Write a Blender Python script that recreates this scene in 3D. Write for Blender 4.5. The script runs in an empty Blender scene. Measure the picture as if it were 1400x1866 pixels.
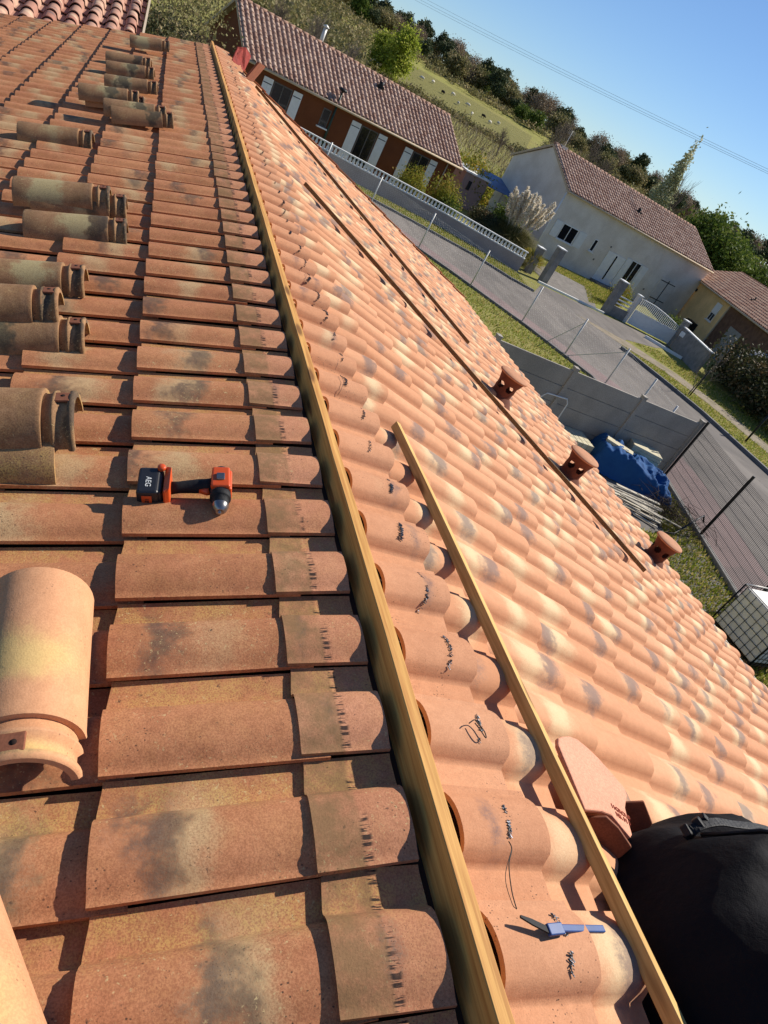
import bpy, math, random
import numpy as np
from mathutils import Vector, Matrix
S = bpy.context.scene
COL = S.collection
random.seed(7)
R0 = np.random.default_rng(11)

# ------------------------------------------------------------------ camera
cam_d = bpy.data.cameras.new('camera')
cam = bpy.data.objects.new('camera', cam_d)
COL.objects.link(cam)
pitch, roll, yaw = -0.521815, 0.537936, -0.539470
fwd0 = Vector((-math.sin(yaw), math.cos(yaw), 0))
fwd = fwd0 * math.cos(pitch) + Vector((0, 0, math.sin(pitch)))
right0 = Vector((math.cos(yaw), math.sin(yaw), 0))
up0 = right0.cross(fwd)
rgt = right0 * math.cos(roll) + up0 * math.sin(roll)
upv = -right0 * math.sin(roll) + up0 * math.cos(roll)
M3 = Matrix((rgt, upv, -fwd)).transposed()
cam.matrix_world = Matrix.Translation((-0.7902, 0.0, 1.0656)) @ M3.to_4x4()
cam_d.sensor_fit = 'HORIZONTAL'
cam_d.sensor_width = 36
cam_d.lens = 36 * 1253.0 / 1400
cam_d.clip_start = 0.02
cam_d.clip_end = 4000
S.camera = cam

# ------------------------------------------------------------------ light
SUN_EL, SUN_AZ = math.radians(42), math.radians(77)       # azimuth from +Y towards +X
sdir = Vector((math.sin(SUN_AZ) * math.cos(SUN_EL), math.cos(SUN_AZ) * math.cos(SUN_EL), math.sin(SUN_EL)))
W = bpy.data.worlds.new('World')
S.world = W
W.use_nodes = True
nt = W.node_tree
sky = nt.nodes.new('ShaderNodeTexSky')
sky.sky_type = 'NISHITA'
sky.sun_disc = False
sky.sun_elevation = SUN_EL
sky.sun_rotation = SUN_AZ
sky.air_density = 1.0
sky.dust_density = 0.0
sky.ozone_density = 2.0
tint = nt.nodes.new('ShaderNodeMix'); tint.data_type = 'RGBA'; tint.blend_type = 'MULTIPLY'
tint.inputs[0].default_value = 1.0
tint.inputs[7].default_value = (0.80, 0.98, 1.25, 1)
nt.links.new(sky.outputs[0], tint.inputs[6])
nt.links.new(tint.outputs[2], nt.nodes['Background'].inputs[0])
nt.nodes['Background'].inputs[1].default_value = 0.066
sl = bpy.data.lights.new('sun', 'SUN')
sl.energy = 5.0
sl.angle = math.radians(0.55)
sl.color = (1.0, 0.93, 0.83)
so = bpy.data.objects.new('sun', sl)
COL.objects.link(so)
so.rotation_euler = (-sdir).to_track_quat('-Z', 'Y').to_euler()
S.view_settings.view_transform = 'Standard'
S.view_settings.look = 'None'
S.view_settings.exposure = 0.42
S.view_settings.gamma = 1.0

# ------------------------------------------------------------------ helpers
G = -4.8                       # ground level; the roof apex is z = 0
AL = 0.326276                  # roof pitch
CA, SA = math.cos(AL), math.sin(AL)

def srgb(r, g, b):
    f = lambda c: (c / 255 / 12.92) if c / 255 <= 0.04045 else ((c / 255 + 0.055) / 1.055) ** 2.4
    return (f(r), f(g), f(b), 1)

class Mat:
    """small node-building helper"""
    def __init__(s, name, rough=0.8, metal=0.0, spec=0.3):
        s.m = bpy.data.materials.new(name)
        s.m.use_nodes = True
        s.t = s.m.node_tree
        s.n = s.t.nodes
        s.b = s.n['Principled BSDF']
        s.b.inputs['Roughness'].default_value = rough
        s.b.inputs['Metallic'].default_value = metal
        s.b.inputs['Specular IOR Level'].default_value = spec
    def link(s, a, b): s.t.links.new(a, b)
    def coord(s, kind='Object'):
        return s.n.new('ShaderNodeTexCoord').outputs[kind]
    def attr(s, name, out='Color'):
        a = s.n.new('ShaderNodeAttribute'); a.attribute_name = name
        return a.outputs[out]
    def sep(s, v):
        x = s.n.new('ShaderNodeSeparateXYZ'); s.link(v, x.inputs[0]); return x.outputs
    def mapping(s, v, scale=(1, 1, 1), rot=(0, 0, 0)):
        x = s.n.new('ShaderNodeMapping'); s.link(v, x.inputs[0])
        x.inputs['Scale'].default_value = scale
        x.inputs['Rotation'].default_value = rot
        return x.outputs[0]
    def noise(s, v, scale=5, detail=4, rough=0.55, out=0):
        x = s.n.new('ShaderNodeTexNoise')
        if v is not None: s.link(v, x.inputs['Vector'])
        x.inputs['Scale'].default_value = scale
        x.inputs['Detail'].default_value = detail
        x.inputs['Roughness'].default_value = rough
        return x.outputs[out]
    def vor(s, v, scale=5, feat='F1', out=0):
        x = s.n.new('ShaderNodeTexVoronoi'); x.feature = feat
        if v is not None: s.link(v, x.inputs['Vector'])
        x.inputs['Scale'].default_value = scale
        return x.outputs[out]
    def math(s, op, a, b=None, c=None, clamp=False):
        x = s.n.new('ShaderNodeMath'); x.operation = op; x.use_clamp = clamp
        for i, v in enumerate((a, b, c)):
            if v is None: continue
            if isinstance(v, (int, float)): x.inputs[i].default_value = v
            else: s.link(v, x.inputs[i])
        return x.outputs[0]
    def ramp(s, v, lo, hi, a=0.0, b=1.0):
        x = s.n.new('ShaderNodeMapRange'); x.interpolation_type = 'SMOOTHSTEP'
        s.link(v, x.inputs[0])
        for i, k in ((1, lo), (2, hi), (3, a), (4, b)):
            if isinstance(k, (int, float)): x.inputs[i].default_value = k
            else: s.link(k, x.inputs[i])
        return x.outputs[0]
    def mix(s, f, a, b, mode='MIX'):
        x = s.n.new('ShaderNodeMix'); x.data_type = 'RGBA'; x.blend_type = mode
        for i, v in ((0, f), (6, a), (7, b)):
            if isinstance(v, (int, float)): x.inputs[i].default_value = v
            elif isinstance(v, tuple): x.inputs[i].default_value = v
            else: s.link(v, x.inputs[i])
        return x.outputs[2]
    def color(s, c):
        if isinstance(c, tuple): s.b.inputs['Base Color'].default_value = c
        else: s.link(c, s.b.inputs['Base Color'])
    def bump(s, h, strength=0.3, dist=0.01):
        x = s.n.new('ShaderNodeBump')
        x.inputs['Strength'].default_value = strength
        x.inputs['Distance'].default_value = dist
        s.link(h, x.inputs['Height'])
        s.link(x.outputs[0], s.b.inputs['Normal'])

def simple(name, c, var=0.15, scale=6, rough=0.8, metal=0, bump=0.2, dist=0.01, spec=0.3, c2=None, stretch=(1, 1, 1), fine=None):
    m = Mat(name, rough, metal, spec)
    co = m.mapping(m.coord(), stretch)
    n = m.noise(co, scale, 6, 0.6)
    c2 = c2 or tuple(v * (1 - 2 * var) for v in c[:3]) + (1,)
    base = m.mix(m.ramp(n, 0.35, 0.68), c, c2)
    if fine:
        f = m.noise(co, fine, 3, 0.7)
        base = m.mix(m.ramp(f, 0.3, 0.7), base, m.mix(1.0, base, (0.72, 0.72, 0.72, 1), 'MULTIPLY'))
        m.bump(f, bump, dist)
    elif bump: m.bump(n, bump, dist)
    m.color(base)
    return m.m

# ---- terracotta: every tile carries its own numbers in the attribute 'tid' and its own uv
def tile_mat(name, A, B, cream, grey, cream_amt, grey_amt, speck, moss=0.0, cut=False, marks=False, cfreq=0.5, gfreq=0.5, dirt=0.2, grit=0.25, bw=1.0, wamp=0.45):
    m = Mat(name, 0.82, 0, 0.25)
    tid = m.sep(m.attr('tid', 'Vector'))
    uv = m.sep(m.coord('UV'))
    ob = m.coord('Object')
    U, V = uv[0], uv[1]
    warp = m.noise(ob, 7, 4, 0.65)
    warp = m.math('SUBTRACT', warp, 0.5)
    grain = m.noise(ob, 260, 3, 0.7)
    mid = m.noise(ob, 38, 4, 0.65)
    base = m.mix(tid[0], A, B)
    base = m.mix(m.ramp(mid, 0.35, 0.66, 0.0, 0.2 + grit * 0.55), base, m.mix(1.0, base, (0.78, 0.72, 0.68, 1), 'MULTIPLY'))
    blot = m.noise(ob, 4.5, 5, 0.7)
    base = m.mix(m.ramp(blot, 0.42, 0.66, 0.0, dirt), base, m.mix(1.0, base, (0.60, 0.55, 0.50, 1), 'MULTIPLY'))
    # cream band across the tile, with its own place on every tile
    def band(cpos, width, ucen, uw, amt, thr_hi):
        dv = m.math('DIVIDE', m.math('SUBTRACT', m.math('ADD', V, m.math('MULTIPLY', warp, wamp)), cpos), width)
        du = m.math('DIVIDE', m.math('SUBTRACT', U, ucen), uw * bw)
        r2 = m.math('ADD', m.math('MULTIPLY', dv, dv), m.math('MULTIPLY', du, du))
        g = m.math('POWER', 2.718, m.math('MULTIPLY', r2, -1.0))
        return m.math('MULTIPLY', g, amt)
    c1 = m.math('ADD', m.math('MULTIPLY', tid[1], 0.45), 0.36)
    has_c = m.ramp(tid[2], 1 - cfreq - 0.12, 1 - cfreq + 0.12)
    gc = m.math('MULTIPLY', band(c1, 0.17, 0.62, 0.42, cream_amt, 1), has_c)
    gc = m.ramp(m.math('ADD', gc, m.math('MULTIPLY', m.math('SUBTRACT', grain, 0.5), 0.45)), 0.08, 1.0)
    base = m.mix(m.math('MULTIPLY', gc, 0.85), base, cream)
    h2 = m.math('FRACT', m.math('MULTIPLY', tid[2], 7.31))
    has_g = m.ramp(h2, 1 - gfreq - 0.12, 1 - gfreq + 0.12)
    c2 = m.math('ADD', c1, m.math('SUBTRACT', m.math('MULTIPLY', m.math('FRACT', m.math('MULTIPLY', tid[0], 5.7)), 0.5), 0.16))
    gg = m.math('MULTIPLY', band(c2, 0.13, 0.60, 0.36, grey_amt, 1), has_g)
    sp = m.math('ADD', gg, m.math('MULTIPLY', m.math('SUBTRACT', grain, 0.5), 1.1))
    sp = m.math('ADD', sp, m.math('MULTIPLY', m.math('SUBTRACT', mid, 0.5), 0.9))
    gm = m.ramp(sp, 0.25, 1.05)
    base = m.mix(m.math('MULTIPLY', gm, 0.8), base, grey)
    base = m.mix(m.ramp(grain, 0.38, 0.62, grit, 0.0), base, m.mix(1.0, base, (0.55, 0.50, 0.46, 1), 'MULTIPLY'))
    # fine dark specks
    v = m.vor(ob, 230)
    dn = m.noise(ob, 6, 3, 0.6)
    s2 = m.math('MULTIPLY', m.ramp(v, 0.10, 0.20, 1.0, 0.0), m.ramp(dn, 0.46, 0.66))
    base = m.mix(m.math('MULTIPLY', s2, speck), base, srgb(52, 40, 32))
    v2 = m.vor(m.mapping(ob, (1, 1.3, 1)), 95)
    d2_ = m.noise(ob, 8.5, 2, 0.5)
    s3 = m.math('MULTIPLY', m.ramp(m.math('ADD', v2, m.math('MULTIPLY', grain, 0.25)), 0.24, 0.34, 1.0, 0.0), m.ramp(d2_, 0.56, 0.66))
    base = m.mix(m.math('MULTIPLY', s3, speck), base, srgb(50, 42, 38))
    if moss:
        mo = m.noise(ob, 14, 5, 0.7)
        g1 = m.math('MULTIPLY', m.ramp(mo, 0.36, 0.62), m.ramp(grain, 0.36, 0.60))
        lim = m.ramp(U, 0.22, 0.50, 1.0, 0.18)
        g1 = m.math('MULTIPLY', g1, lim)
        base = m.mix(m.math('MULTIPLY', g1, moss), base, srgb(198, 166, 92))
        cru = m.math('MULTIPLY', m.ramp(m.noise(ob, 120, 4, 0.7), 0.60, 0.66), m.ramp(m.noise(ob, 7.5, 3, 0.6), 0.46, 0.6))
        base = m.mix(m.math('MULTIPLY', cru, 0.8), base, srgb(204, 180, 128))
        crd = m.math('MULTIPLY', m.ramp(m.noise(ob, 85, 5, 0.75), 0.61, 0.66), m.ramp(m.noise(m.mapping(ob, (1, 1.7, 1)), 5.5, 3, 0.6), 0.50, 0.62))
        base = m.mix(m.math('MULTIPLY', crd, 0.85), base, srgb(58, 50, 44))
        lic = m.ramp(m.noise(ob, 11, 6, 0.75), 0.66, 0.72)
        base = m.mix(m.math('MULTIPLY', lic, 0.5), base, srgb(60, 52, 44))
    if cut:
        # lower half was weathered, upper half was hidden under the old ridge tiles
        vv = m.math('ADD', V, m.math('MULTIPLY', warp, 0.12))
        wet = m.ramp(vv, 0.50, 0.56)
        base = m.mix(m.math('MULTIPLY', wet, m.ramp(m.noise(ob, 16, 5, 0.7), 0.30, 0.62, 0.15, 0.72)), base, srgb(118, 96, 62))
    if marks:
        vv = m.math('ADD', V, m.math('MULTIPLY', warp, 0.10))
        near = m.math('MULTIPLY', m.ramp(vv, 0.43, 0.475), m.ramp(vv, 0.53, 0.57, 1.0, 0.0))
        st = m.noise(m.mapping(m.coord('UV'), (62, 5, 1)), 1.0, 2, 0.6)
        big = m.noise(ob, 8, 2, 0.5)
        mk = m.math('MULTIPLY', m.math('MULTIPLY', near, m.ramp(st, 0.50, 0.56)), m.ramp(big, 0.42, 0.50))
        base = m.mix(m.math('MULTIPLY', mk, 0.92), base, srgb(30, 28, 28))
    m.color(base)
    hgt = m.math('ADD', m.math('MULTIPLY', grain, 0.5), m.math('MULTIPLY', mid, 1.0))
    m.bump(hgt, 0.35, 0.0025)
    return m.m

M_new = tile_mat('terracotta_new', srgb(200, 142, 103), srgb(212, 157, 118), srgb(218, 192, 150), srgb(124, 106, 98), 1.0, 1.2, 0.3, cfreq=0.6, gfreq=0.62, dirt=0.12, grit=0.15)
M_newcut = tile_mat('terracotta_new_cut', srgb(198, 140, 102), srgb(208, 152, 114), srgb(208, 182, 142), srgb(110, 92, 90), 0.8, 0.7, 0.8, cfreq=0.3, gfreq=0.4)
M_old = tile_mat('terracotta_weathered', srgb(190, 126, 88), srgb(206, 142, 100), srgb(200, 172, 128), srgb(90, 76, 68), 0.8, 0.95, 0.85, moss=0.55, cfreq=0.65, gfreq=0.55, dirt=0.45, grit=0.55, bw=1.7, wamp=0.6)
M_oldcut = tile_mat('terracotta_weathered_cut', srgb(200, 138, 102), srgb(212, 150, 114), srgb(200, 174, 128), srgb(84, 78, 82), 0.35, 0.65, 0.95, moss=0.55, dirt=0.35, grit=0.5, cut=True, marks=True, cfreq=0.4, gfreq=0.4)
M_ridge = tile_mat('terracotta_ridge', srgb(160, 122, 88), srgb(170, 132, 96), srgb(182, 168, 124), srgb(66, 62, 56), 1.5, 1.6, 0.95, moss=0.6, cfreq=0.85, gfreq=0.85, dirt=0.6, grit=0.6, bw=1.3, wamp=0.8)
M_ridge_new = tile_mat('terracotta_ridge_pale', srgb(206, 148, 110), srgb(210, 156, 114), srgb(212, 180, 116), srgb(88, 74, 60), 1.2, 0.7, 0.5, cfreq=1.1, gfreq=0.4)
M_clay = simple('terracotta_plain', srgb(148, 92, 66), 0.12, 12, 0.85, bump=0.15, fine=200, dist=0.002)
M_clay_pink = simple('terracotta_pale_plain', srgb(226, 160, 130), 0.05, 8, 0.85, bump=0.15, fine=160, dist=0.002)
M_far = tile_mat('roof_tile_brown', srgb(158, 124, 106), srgb(196, 168, 148), srgb(222, 204, 184), srgb(104, 84, 78), 0.6, 0.5, 0.0, cfreq=0.6, gfreq=0.4)
M_far2 = tile_mat('roof_tile_pinkish', srgb(180, 136, 112), srgb(206, 172, 144), srgb(222, 198, 166), srgb(128, 96, 84), 0.5, 0.4, 0.0, cfreq=0.4, gfreq=0.4)
M_far3 = tile_mat('roof_tile_pink_grey', srgb(168, 118, 100), srgb(190, 152, 130), srgb(206, 178, 148), srgb(104, 96, 94), 0.9, 1.0, 0.3, cfreq=0.5, gfreq=0.5)

def wood_mat(name, A, B, axis_scale=(40, 1.2, 40), knot=srgb(92, 56, 26)):
    m = Mat(name, 0.7, 0, 0.25)
    co = m.coord()
    g = m.noise(m.mapping(co, axis_scale), 3.0, 5, 0.6)
    base = m.mix(m.ramp(g, 0.3, 0.7), A, B)
    k = m.vor(m.mapping(co, (14, 3.1, 14)), 1.0)
    kk = m.ramp(k, 0.10, 0.24, 1.0, 0.0)
    base = m.mix(m.math('MULTIPLY', kk, 0.75), base, knot)
    big = m.noise(co, 2.2, 4, 0.6)
    base = m.mix(m.ramp(big, 0.45, 0.75, 0, 0.35), base, m.mix(1.0, base, (0.62, 0.55, 0.5, 1), 'MULTIPLY'))
    m.color(base)
    m.bump(g, 0.25, 0.003)
    return m.m
M_wood = wood_mat('pine_yellow', srgb(214, 164, 92), srgb(180, 126, 66))
M_wood_l = wood_mat('pine_pale', srgb(216, 178, 108), srgb(184, 142, 80))
M_wood_d = wood_mat('pine_aged', srgb(140, 112, 70), srgb(104, 78, 46))

class MB:
    def __init__(s): s.v = []; s.f = []; s.sm = []
    def add(s, vs, fs, smooth=False):
        o = len(s.v)
        s.v += [tuple(v) for v in vs]
        s.f += [tuple(i + o for i in f) for f in fs]
        s.sm += [smooth] * len(fs)
        return s
    def box(s, c, d, R=None, taper=1.0):
        hx, hy, hz = d[0] / 2, d[1] / 2, d[2] / 2
        vs = []
        for z in (-1, 1):
            k = taper if z > 0 else 1
            for x, y in ((-1, -1), (1, -1), (1, 1), (-1, 1)):
                p = Vector((x * hx * k, y * hy * k, z * hz))
                if R is not None: p = R @ p
                vs.append(p + Vector(c))
        return s.add(vs, [(3, 2, 1, 0), (4, 5, 6, 7), (0, 1, 5, 4), (1, 2, 6, 5), (2, 3, 7, 6), (3, 0, 4, 7)])
    def bar(s, a, b, w, h, up=(0, 0, 1)):
        a, b = Vector(a), Vector(b)
        d = (b - a).normalized(); u = Vector(up)
        x = d.cross(u).normalized(); z = x.cross(d)
        vs = []
        for p in (a, b):
            for i, j in ((-1, -1), (1, -1), (1, 1), (-1, 1)):
                vs.append(p + x * (i * w / 2) + z * (j * h / 2))
        return s.add(vs, [(0, 1, 2, 3), (7, 6, 5, 4), (0, 4, 5, 1), (1, 5, 6, 2), (2, 6, 7, 3), (3, 7, 4, 0)])
    def tube(s, pts, r, n=8, cap=True, smooth=True):
        pts = [Vector(p) for p in pts]
        rs = r if isinstance(r, (list, tuple)) else [r] * len(pts)
        base = len(s.v); prev = None
        for i, p in enumerate(pts):
            t = (pts[min(i + 1, len(pts) - 1)] - pts[max(i - 1, 0)]).normalized()
            if prev is None:
                a = t.orthogonal().normalized()
            else:
                a = (prev - t * prev.dot(t)).normalized()
            prev = a; b = t.cross(a)
            for k in range(n):
                th = 2 * math.pi * k / n
                s.v.append(tuple(p + (a * math.cos(th) + b * math.sin(th)) * rs[i]))
        for i in range(len(pts) - 1):
            for k in range(n):
                s.f.append((base + i * n + k, base + i * n + (k + 1) % n, base + (i + 1) * n + (k + 1) % n, base + (i + 1) * n + k)); s.sm.append(smooth)
        if cap:
            s.f.append(tuple(base + k for k in range(n))[::-1]); s.sm.append(False)
            s.f.append(tuple(base + (len(pts) - 1) * n + k for k in range(n))); s.sm.append(False)
        return s
    def lathe(s, prof, c=(0, 0, 0), n=24, R=None, smooth=True):
        base = len(s.v)
        for r, z in prof:
            for k in range(n):
                th = 2 * math.pi * k / n
                p = Vector((r * math.cos(th), r * math.sin(th), z))
                if R is not None: p = R @ p
                s.v.append(tuple(p + Vector(c)))
        for i in range(len(prof) - 1):
            for k in range(n):
                s.f.append((base + i * n + k, base + i * n + (k + 1) % n, base + (i + 1) * n + (k + 1) % n, base + (i + 1) * n + k)); s.sm.append(smooth)
        return s
    def prism(s, poly, n, th):
        """poly: list of 3d points, extruded by vector n*th"""
        nv = Vector(n) * th; k = len(poly)
        vs = [Vector(p) for p in poly] + [Vector(p) + nv for p in poly]
        fs = [tuple(range(k))[::-1], tuple(range(k, 2 * k))] + [(i, (i + 1) % k, (i + 1) % k + k, i + k) for i in range(k)]
        return s.add(vs, fs)
    def build(s, name, mat, parent=None, bevel=0.0, local=False, seg=2):
        me = bpy.data.meshes.new(name)
        off = Vector((0, 0, 0))
        if parent is not None and not local:
            p = parent
            while p is not None: off = off + p.location; p = p.parent
        me.from_pydata([(v[0] - off.x, v[1] - off.y, v[2] - off.z) for v in s.v], [], s.f)
        me.polygons.foreach_set('use_smooth', s.sm)
        me.materials.append(mat)
        me.update()
        o = bpy.data.objects.new(name, me)
        COL.objects.link(o)
        if parent is not None: o.parent = parent
        if bevel:
            b = o.modifiers.new('bevel', 'BEVEL'); b.width = bevel; b.segments = seg; b.limit_method = 'ANGLE'; b.angle_limit = 0.7
        return o

def npmesh(name, V, F, mat, parent=None, smooth=False, uv=None, tid=None, off=None, local=False):
    """V (n,3) F (m,4) arrays; uv (n,2), tid (n,3) per point"""
    V = np.asarray(V, np.float32); F = np.asarray(F, np.int32)
    if parent is not None and not local:
        p = parent; o_ = np.zeros(3, np.float32)
        while p is not None: o_ += np.array(p.location, np.float32); p = p.parent
        V = V - o_
    me = bpy.data.meshes.new(name)
    k = F.shape[1]
    me.vertices.add(len(V)); me.vertices.foreach_set('co', V.ravel())
    me.loops.add(F.size); me.loops.foreach_set('vertex_index', F.ravel())
    me.polygons.add(len(F))
    me.polygons.foreach_set('loop_start', np.arange(0, F.size, k, dtype=np.int32))
    me.polygons.foreach_set('loop_total', np.full(len(F), k, np.int32))
    if isinstance(smooth, np.ndarray): me.polygons.foreach_set('use_smooth', smooth)
    else: me.polygons.foreach_set('use_smooth', np.full(len(F), smooth))
    me.update(calc_edges=True)
    if uv is not None:
        l = me.uv_layers.new(name='UVMap'); l.data.foreach_set('uv', np.asarray(uv, np.float32)[F.ravel()].ravel())
    if tid is not None:
        a = me.attributes.new('tid', 'FLOAT_VECTOR', 'POINT'); a.data.foreach_set('vector', np.asarray(tid, np.float32).ravel())
    me.materials.append(mat)
    o = bpy.data.objects.new(name, me); COL.objects.link(o)
    if parent is not None: o.parent = parent
    return o

def tag(o, label=None, cat=None, group=None, kind=None):
    if label: o['label'] = label
    if cat: o['category'] = cat
    if group: o['group'] = group
    if kind: o['kind'] = kind
    return o
def empty(name, loc, label=None, cat=None, group=None, rz=0):
    o = bpy.data.objects.new(name, None); COL.objects.link(o)
    o.location = loc; o.rotation_euler = (0, 0, rz); o.empty_display_size = 0.1
    return tag(o, label, cat, group)
KIDS = {}
def copy_tree(o, parent=None):
    c = o.copy(); COL.objects.link(c); c.parent = parent
    for ch in [x for x in bpy.data.objects if x.parent == o]: copy_tree(ch, c)
    return c

def Lp(s, y, h=0.0): return Vector((-s * CA - h * SA, y, -s * SA + h * CA))     # left slope
def Rp(s, y, h=0.0): return Vector((s * CA + h * SA, y, -s * SA + h * CA))      # right slope

# ------------------------------------------------------------------ tiled slopes
def profile(t, H, pw=2.3, pq=0.62):
    t = np.asarray(t); h = np.full(t.shape, 0.003)
    x = np.clip((t - 0.27) / 0.73, 0, 1)
    r = H * np.power(np.clip(1 - np.abs(2 * x - 1) ** pw, 0, 1), pq)
    k = np.clip(x / 0.16, 0, 1); k = k * k * (3 - 2 * k)
    r = r * k
    r = np.where(x > 0.93, np.maximum(r, 0.027), r)
    h = np.maximum(h, r)
    h = np.where(t < 0.05, 0.008, h)
    return h
def tiles(name, mat, parent, O, A, D, N, y0, ncol, w, edges, uppers, H=0.055, lift=0.022, nu=14, nv=3, th=0.015, lips=None,
          jit=1.0, seed=0, ulip=False, local=False, skip=None, pw=2.3, pq=0.62):
    """O origin, A along the ridge, D down the slope, N normal. edges: lower edge of each course, uppers: its upper edge"""
    rg = np.random.default_rng(seed)
    O, A, D, N = [np.array(v, float) for v in (O, A, D, N)]
    tt = np.concatenate([[0, 0.05], 0.27 + 0.73 * (1 - np.cos(np.linspace(0, 1, nu - 1) * math.pi)) / 2])
    hp = profile(tt, H, pw, pq)
    nt_ = len(tt)
    Vs, Fs, UV, TI, SM = [], [], [], [], []
    base = 0
    gi = lambda n1, n2: np.array([(a * n2 + b, a * n2 + b + 1, (a + 1) * n2 + b + 1, (a + 1) * n2 + b) for a in range(n1 - 1) for b in range(n2 - 1)])
    gt = gi(nv + 1, nt_); gl = gi(2, nt_); gs = gi(2, nv + 1)
    for ci, (s1, s0) in enumerate(zip(edges, uppers)):
        for j in range(ncol):
            if skip and skip(ci, j): continue
            r3 = rg.random(3)
            dj = rg.normal(0, 1, 4) * jit
            L_ = lift[ci] if isinstance(lift, (list, tuple)) else lift
            v = np.linspace(0, 1, nv + 1)[:, None]
            t = tt[None, :]
            sl_ = s0 + (s1 + dj[0] * 0.0022 - s0) * v + 0 * t
            sl_ = sl_ - 0.006 * (v) * (t < 0.27)
            yy = y0 + (j + t) * w + dj[1] * 0.0012 + dj[2] * 0.004 * (v - 0.5)
            hh = hp[None, :] * (1 - 0.06 * (1 - v)) + L_ * v + dj[3] * 0.0012 + 0 * yy
            P = O + A * yy[..., None] + D * sl_[..., None] + N * hh[..., None]
            P = P.reshape(-1, 3); uv = np.stack([t + 0 * v, v + 0 * t], -1).reshape(-1, 2)
            Vs.append(P); UV.append(uv); Fs.append(gt + base); SM.append(np.ones(len(gt), bool)); base += len(P); cnt = len(P)
            lo = P.reshape(nv + 1, nt_, 3)
            # lower edge
            e = np.concatenate([lo[-1], lo[-1] - N * th - D * 0.002]); Vs.append(e)
            UV.append(np.concatenate([uv.reshape(nv + 1, nt_, 2)[-1]] * 2)); Fs.append(gl + base); SM.append(np.zeros(len(gl), bool)); base += len(e); cnt += len(e)
            if ulip:
                e = np.concatenate([lo[0] - N * th, lo[0]]); Vs.append(e)
                UV.append(np.concatenate([uv.reshape(nv + 1, nt_, 2)[0]] * 2)); Fs.append(gl + base); SM.append(np.zeros(len(gl), bool)); base += len(e); cnt += len(e)
            # side edge at t = 1
            e = np.concatenate([lo[:, -1] - N * th, lo[:, -1]]); Vs.append(e)
            UV.append(np.concatenate([uv.reshape(nv + 1, nt_, 2)[:, -1]] * 2)); Fs.append(gs + base); SM.append(np.zeros(len(gs), bool)); base += len(e); cnt += len(e)
            TI.append(np.tile(r3, (cnt, 1)))
    return npmesh(name, np.concatenate(Vs), np.concatenate(Fs), mat, parent, np.concatenate(SM), np.concatenate(UV), np.concatenate(TI), local=local)

exec_parts = []
# ================================================================== SETTING: terrain
def terr(x, y):
    """height of the land: flat round the houses, rising to the wooded ridge behind"""
    x = np.asarray(x, float); y = np.asarray(y, float)
    D = np.hypot(x, y)
    az = np.degrees(np.arctan2(x, y))
    kn = np.array([0, 62, 95, 150, 195, 255, 300, 420, 900])
    zz = np.array([-4.8, -4.8, -4.2, -2.1, 1.6, 6.4, 7.0, 3.0, -10])
    z = np.interp(D, kn, zz)
    r = np.clip((az - 26) / 14, 0, 1)
    z2 = np.interp(D, kn, np.array([-4.8, -4.8, -4.4, -3.2, -1.0, 3.0, 4.0, 1.0, -10]))
    l = np.clip((10 - az) / 12, 0, 1)
    z3 = np.interp(D, kn, np.array([-4.8, -4.8, -4.0, -1.0, 4.0, 12.0, 14.0, 9.0, -10]))
    z = z * (1 - r) + z2 * r
    z = z * (1 - l) + z3 * l
    bump = 0.5 * np.sin(x * 0.031 + 1) * np.sin(y * 0.027) + 0.25 * np.sin(x * 0.09 + y * 0.05)
    z = z + bump * np.clip((D - 90) / 80, 0, 1)
    back = np.clip((np.abs(az) - 70) / 25, 0, 1)
    return z * (1 - back) + (-4.8) * back
def tz(x, y): return float(terr(x, y))

def ground_mat():
    m = Mat('grass_land', 0.95, 0, 0.1)
    co = m.coord()
    a = m.noise(co, 0.35, 6, 0.65); b = m.noise(co, 6.0, 5, 0.7); c = m.noise(co, 45, 3, 0.7)
    base = m.mix(m.ramp(a, 0.35, 0.65), srgb(138, 144, 62), srgb(162, 156, 86))
    base = m.mix(m.ramp(b, 0.40, 0.72), base, srgb(164, 152, 104))
    base = m.mix(m.ramp(c, 0.35, 0.7, 0, 0.5), base, srgb(58, 70, 24))
    far = m.noise(co, 0.03, 4, 0.6)
    base = m.mix(m.ramp(far, 0.45, 0.62, 0, 0.5), base, srgb(128, 116, 74))
    m.color(base); m.bump(m.math('ADD', b, c), 0.8, 0.05)
    return m.m
n = 170
u = np.linspace(-1, 1, n); gx = np.sign(u) * np.abs(u) ** 2.2 * 1500
X, Y = np.meshgrid(gx, gx, indexing='ij')
Z = terr(X, Y)
V = np.stack([X, Y, Z], -1).reshape(-1, 3)
F = np.array([(i * n + j, (i + 1) * n + j, (i + 1) * n + j + 1, i * n + j + 1) for i in range(n - 1) for j in range(n - 1)])
tag(npmesh('ground', V, F, ground_mat(), smooth=True), kind='structure')

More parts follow.
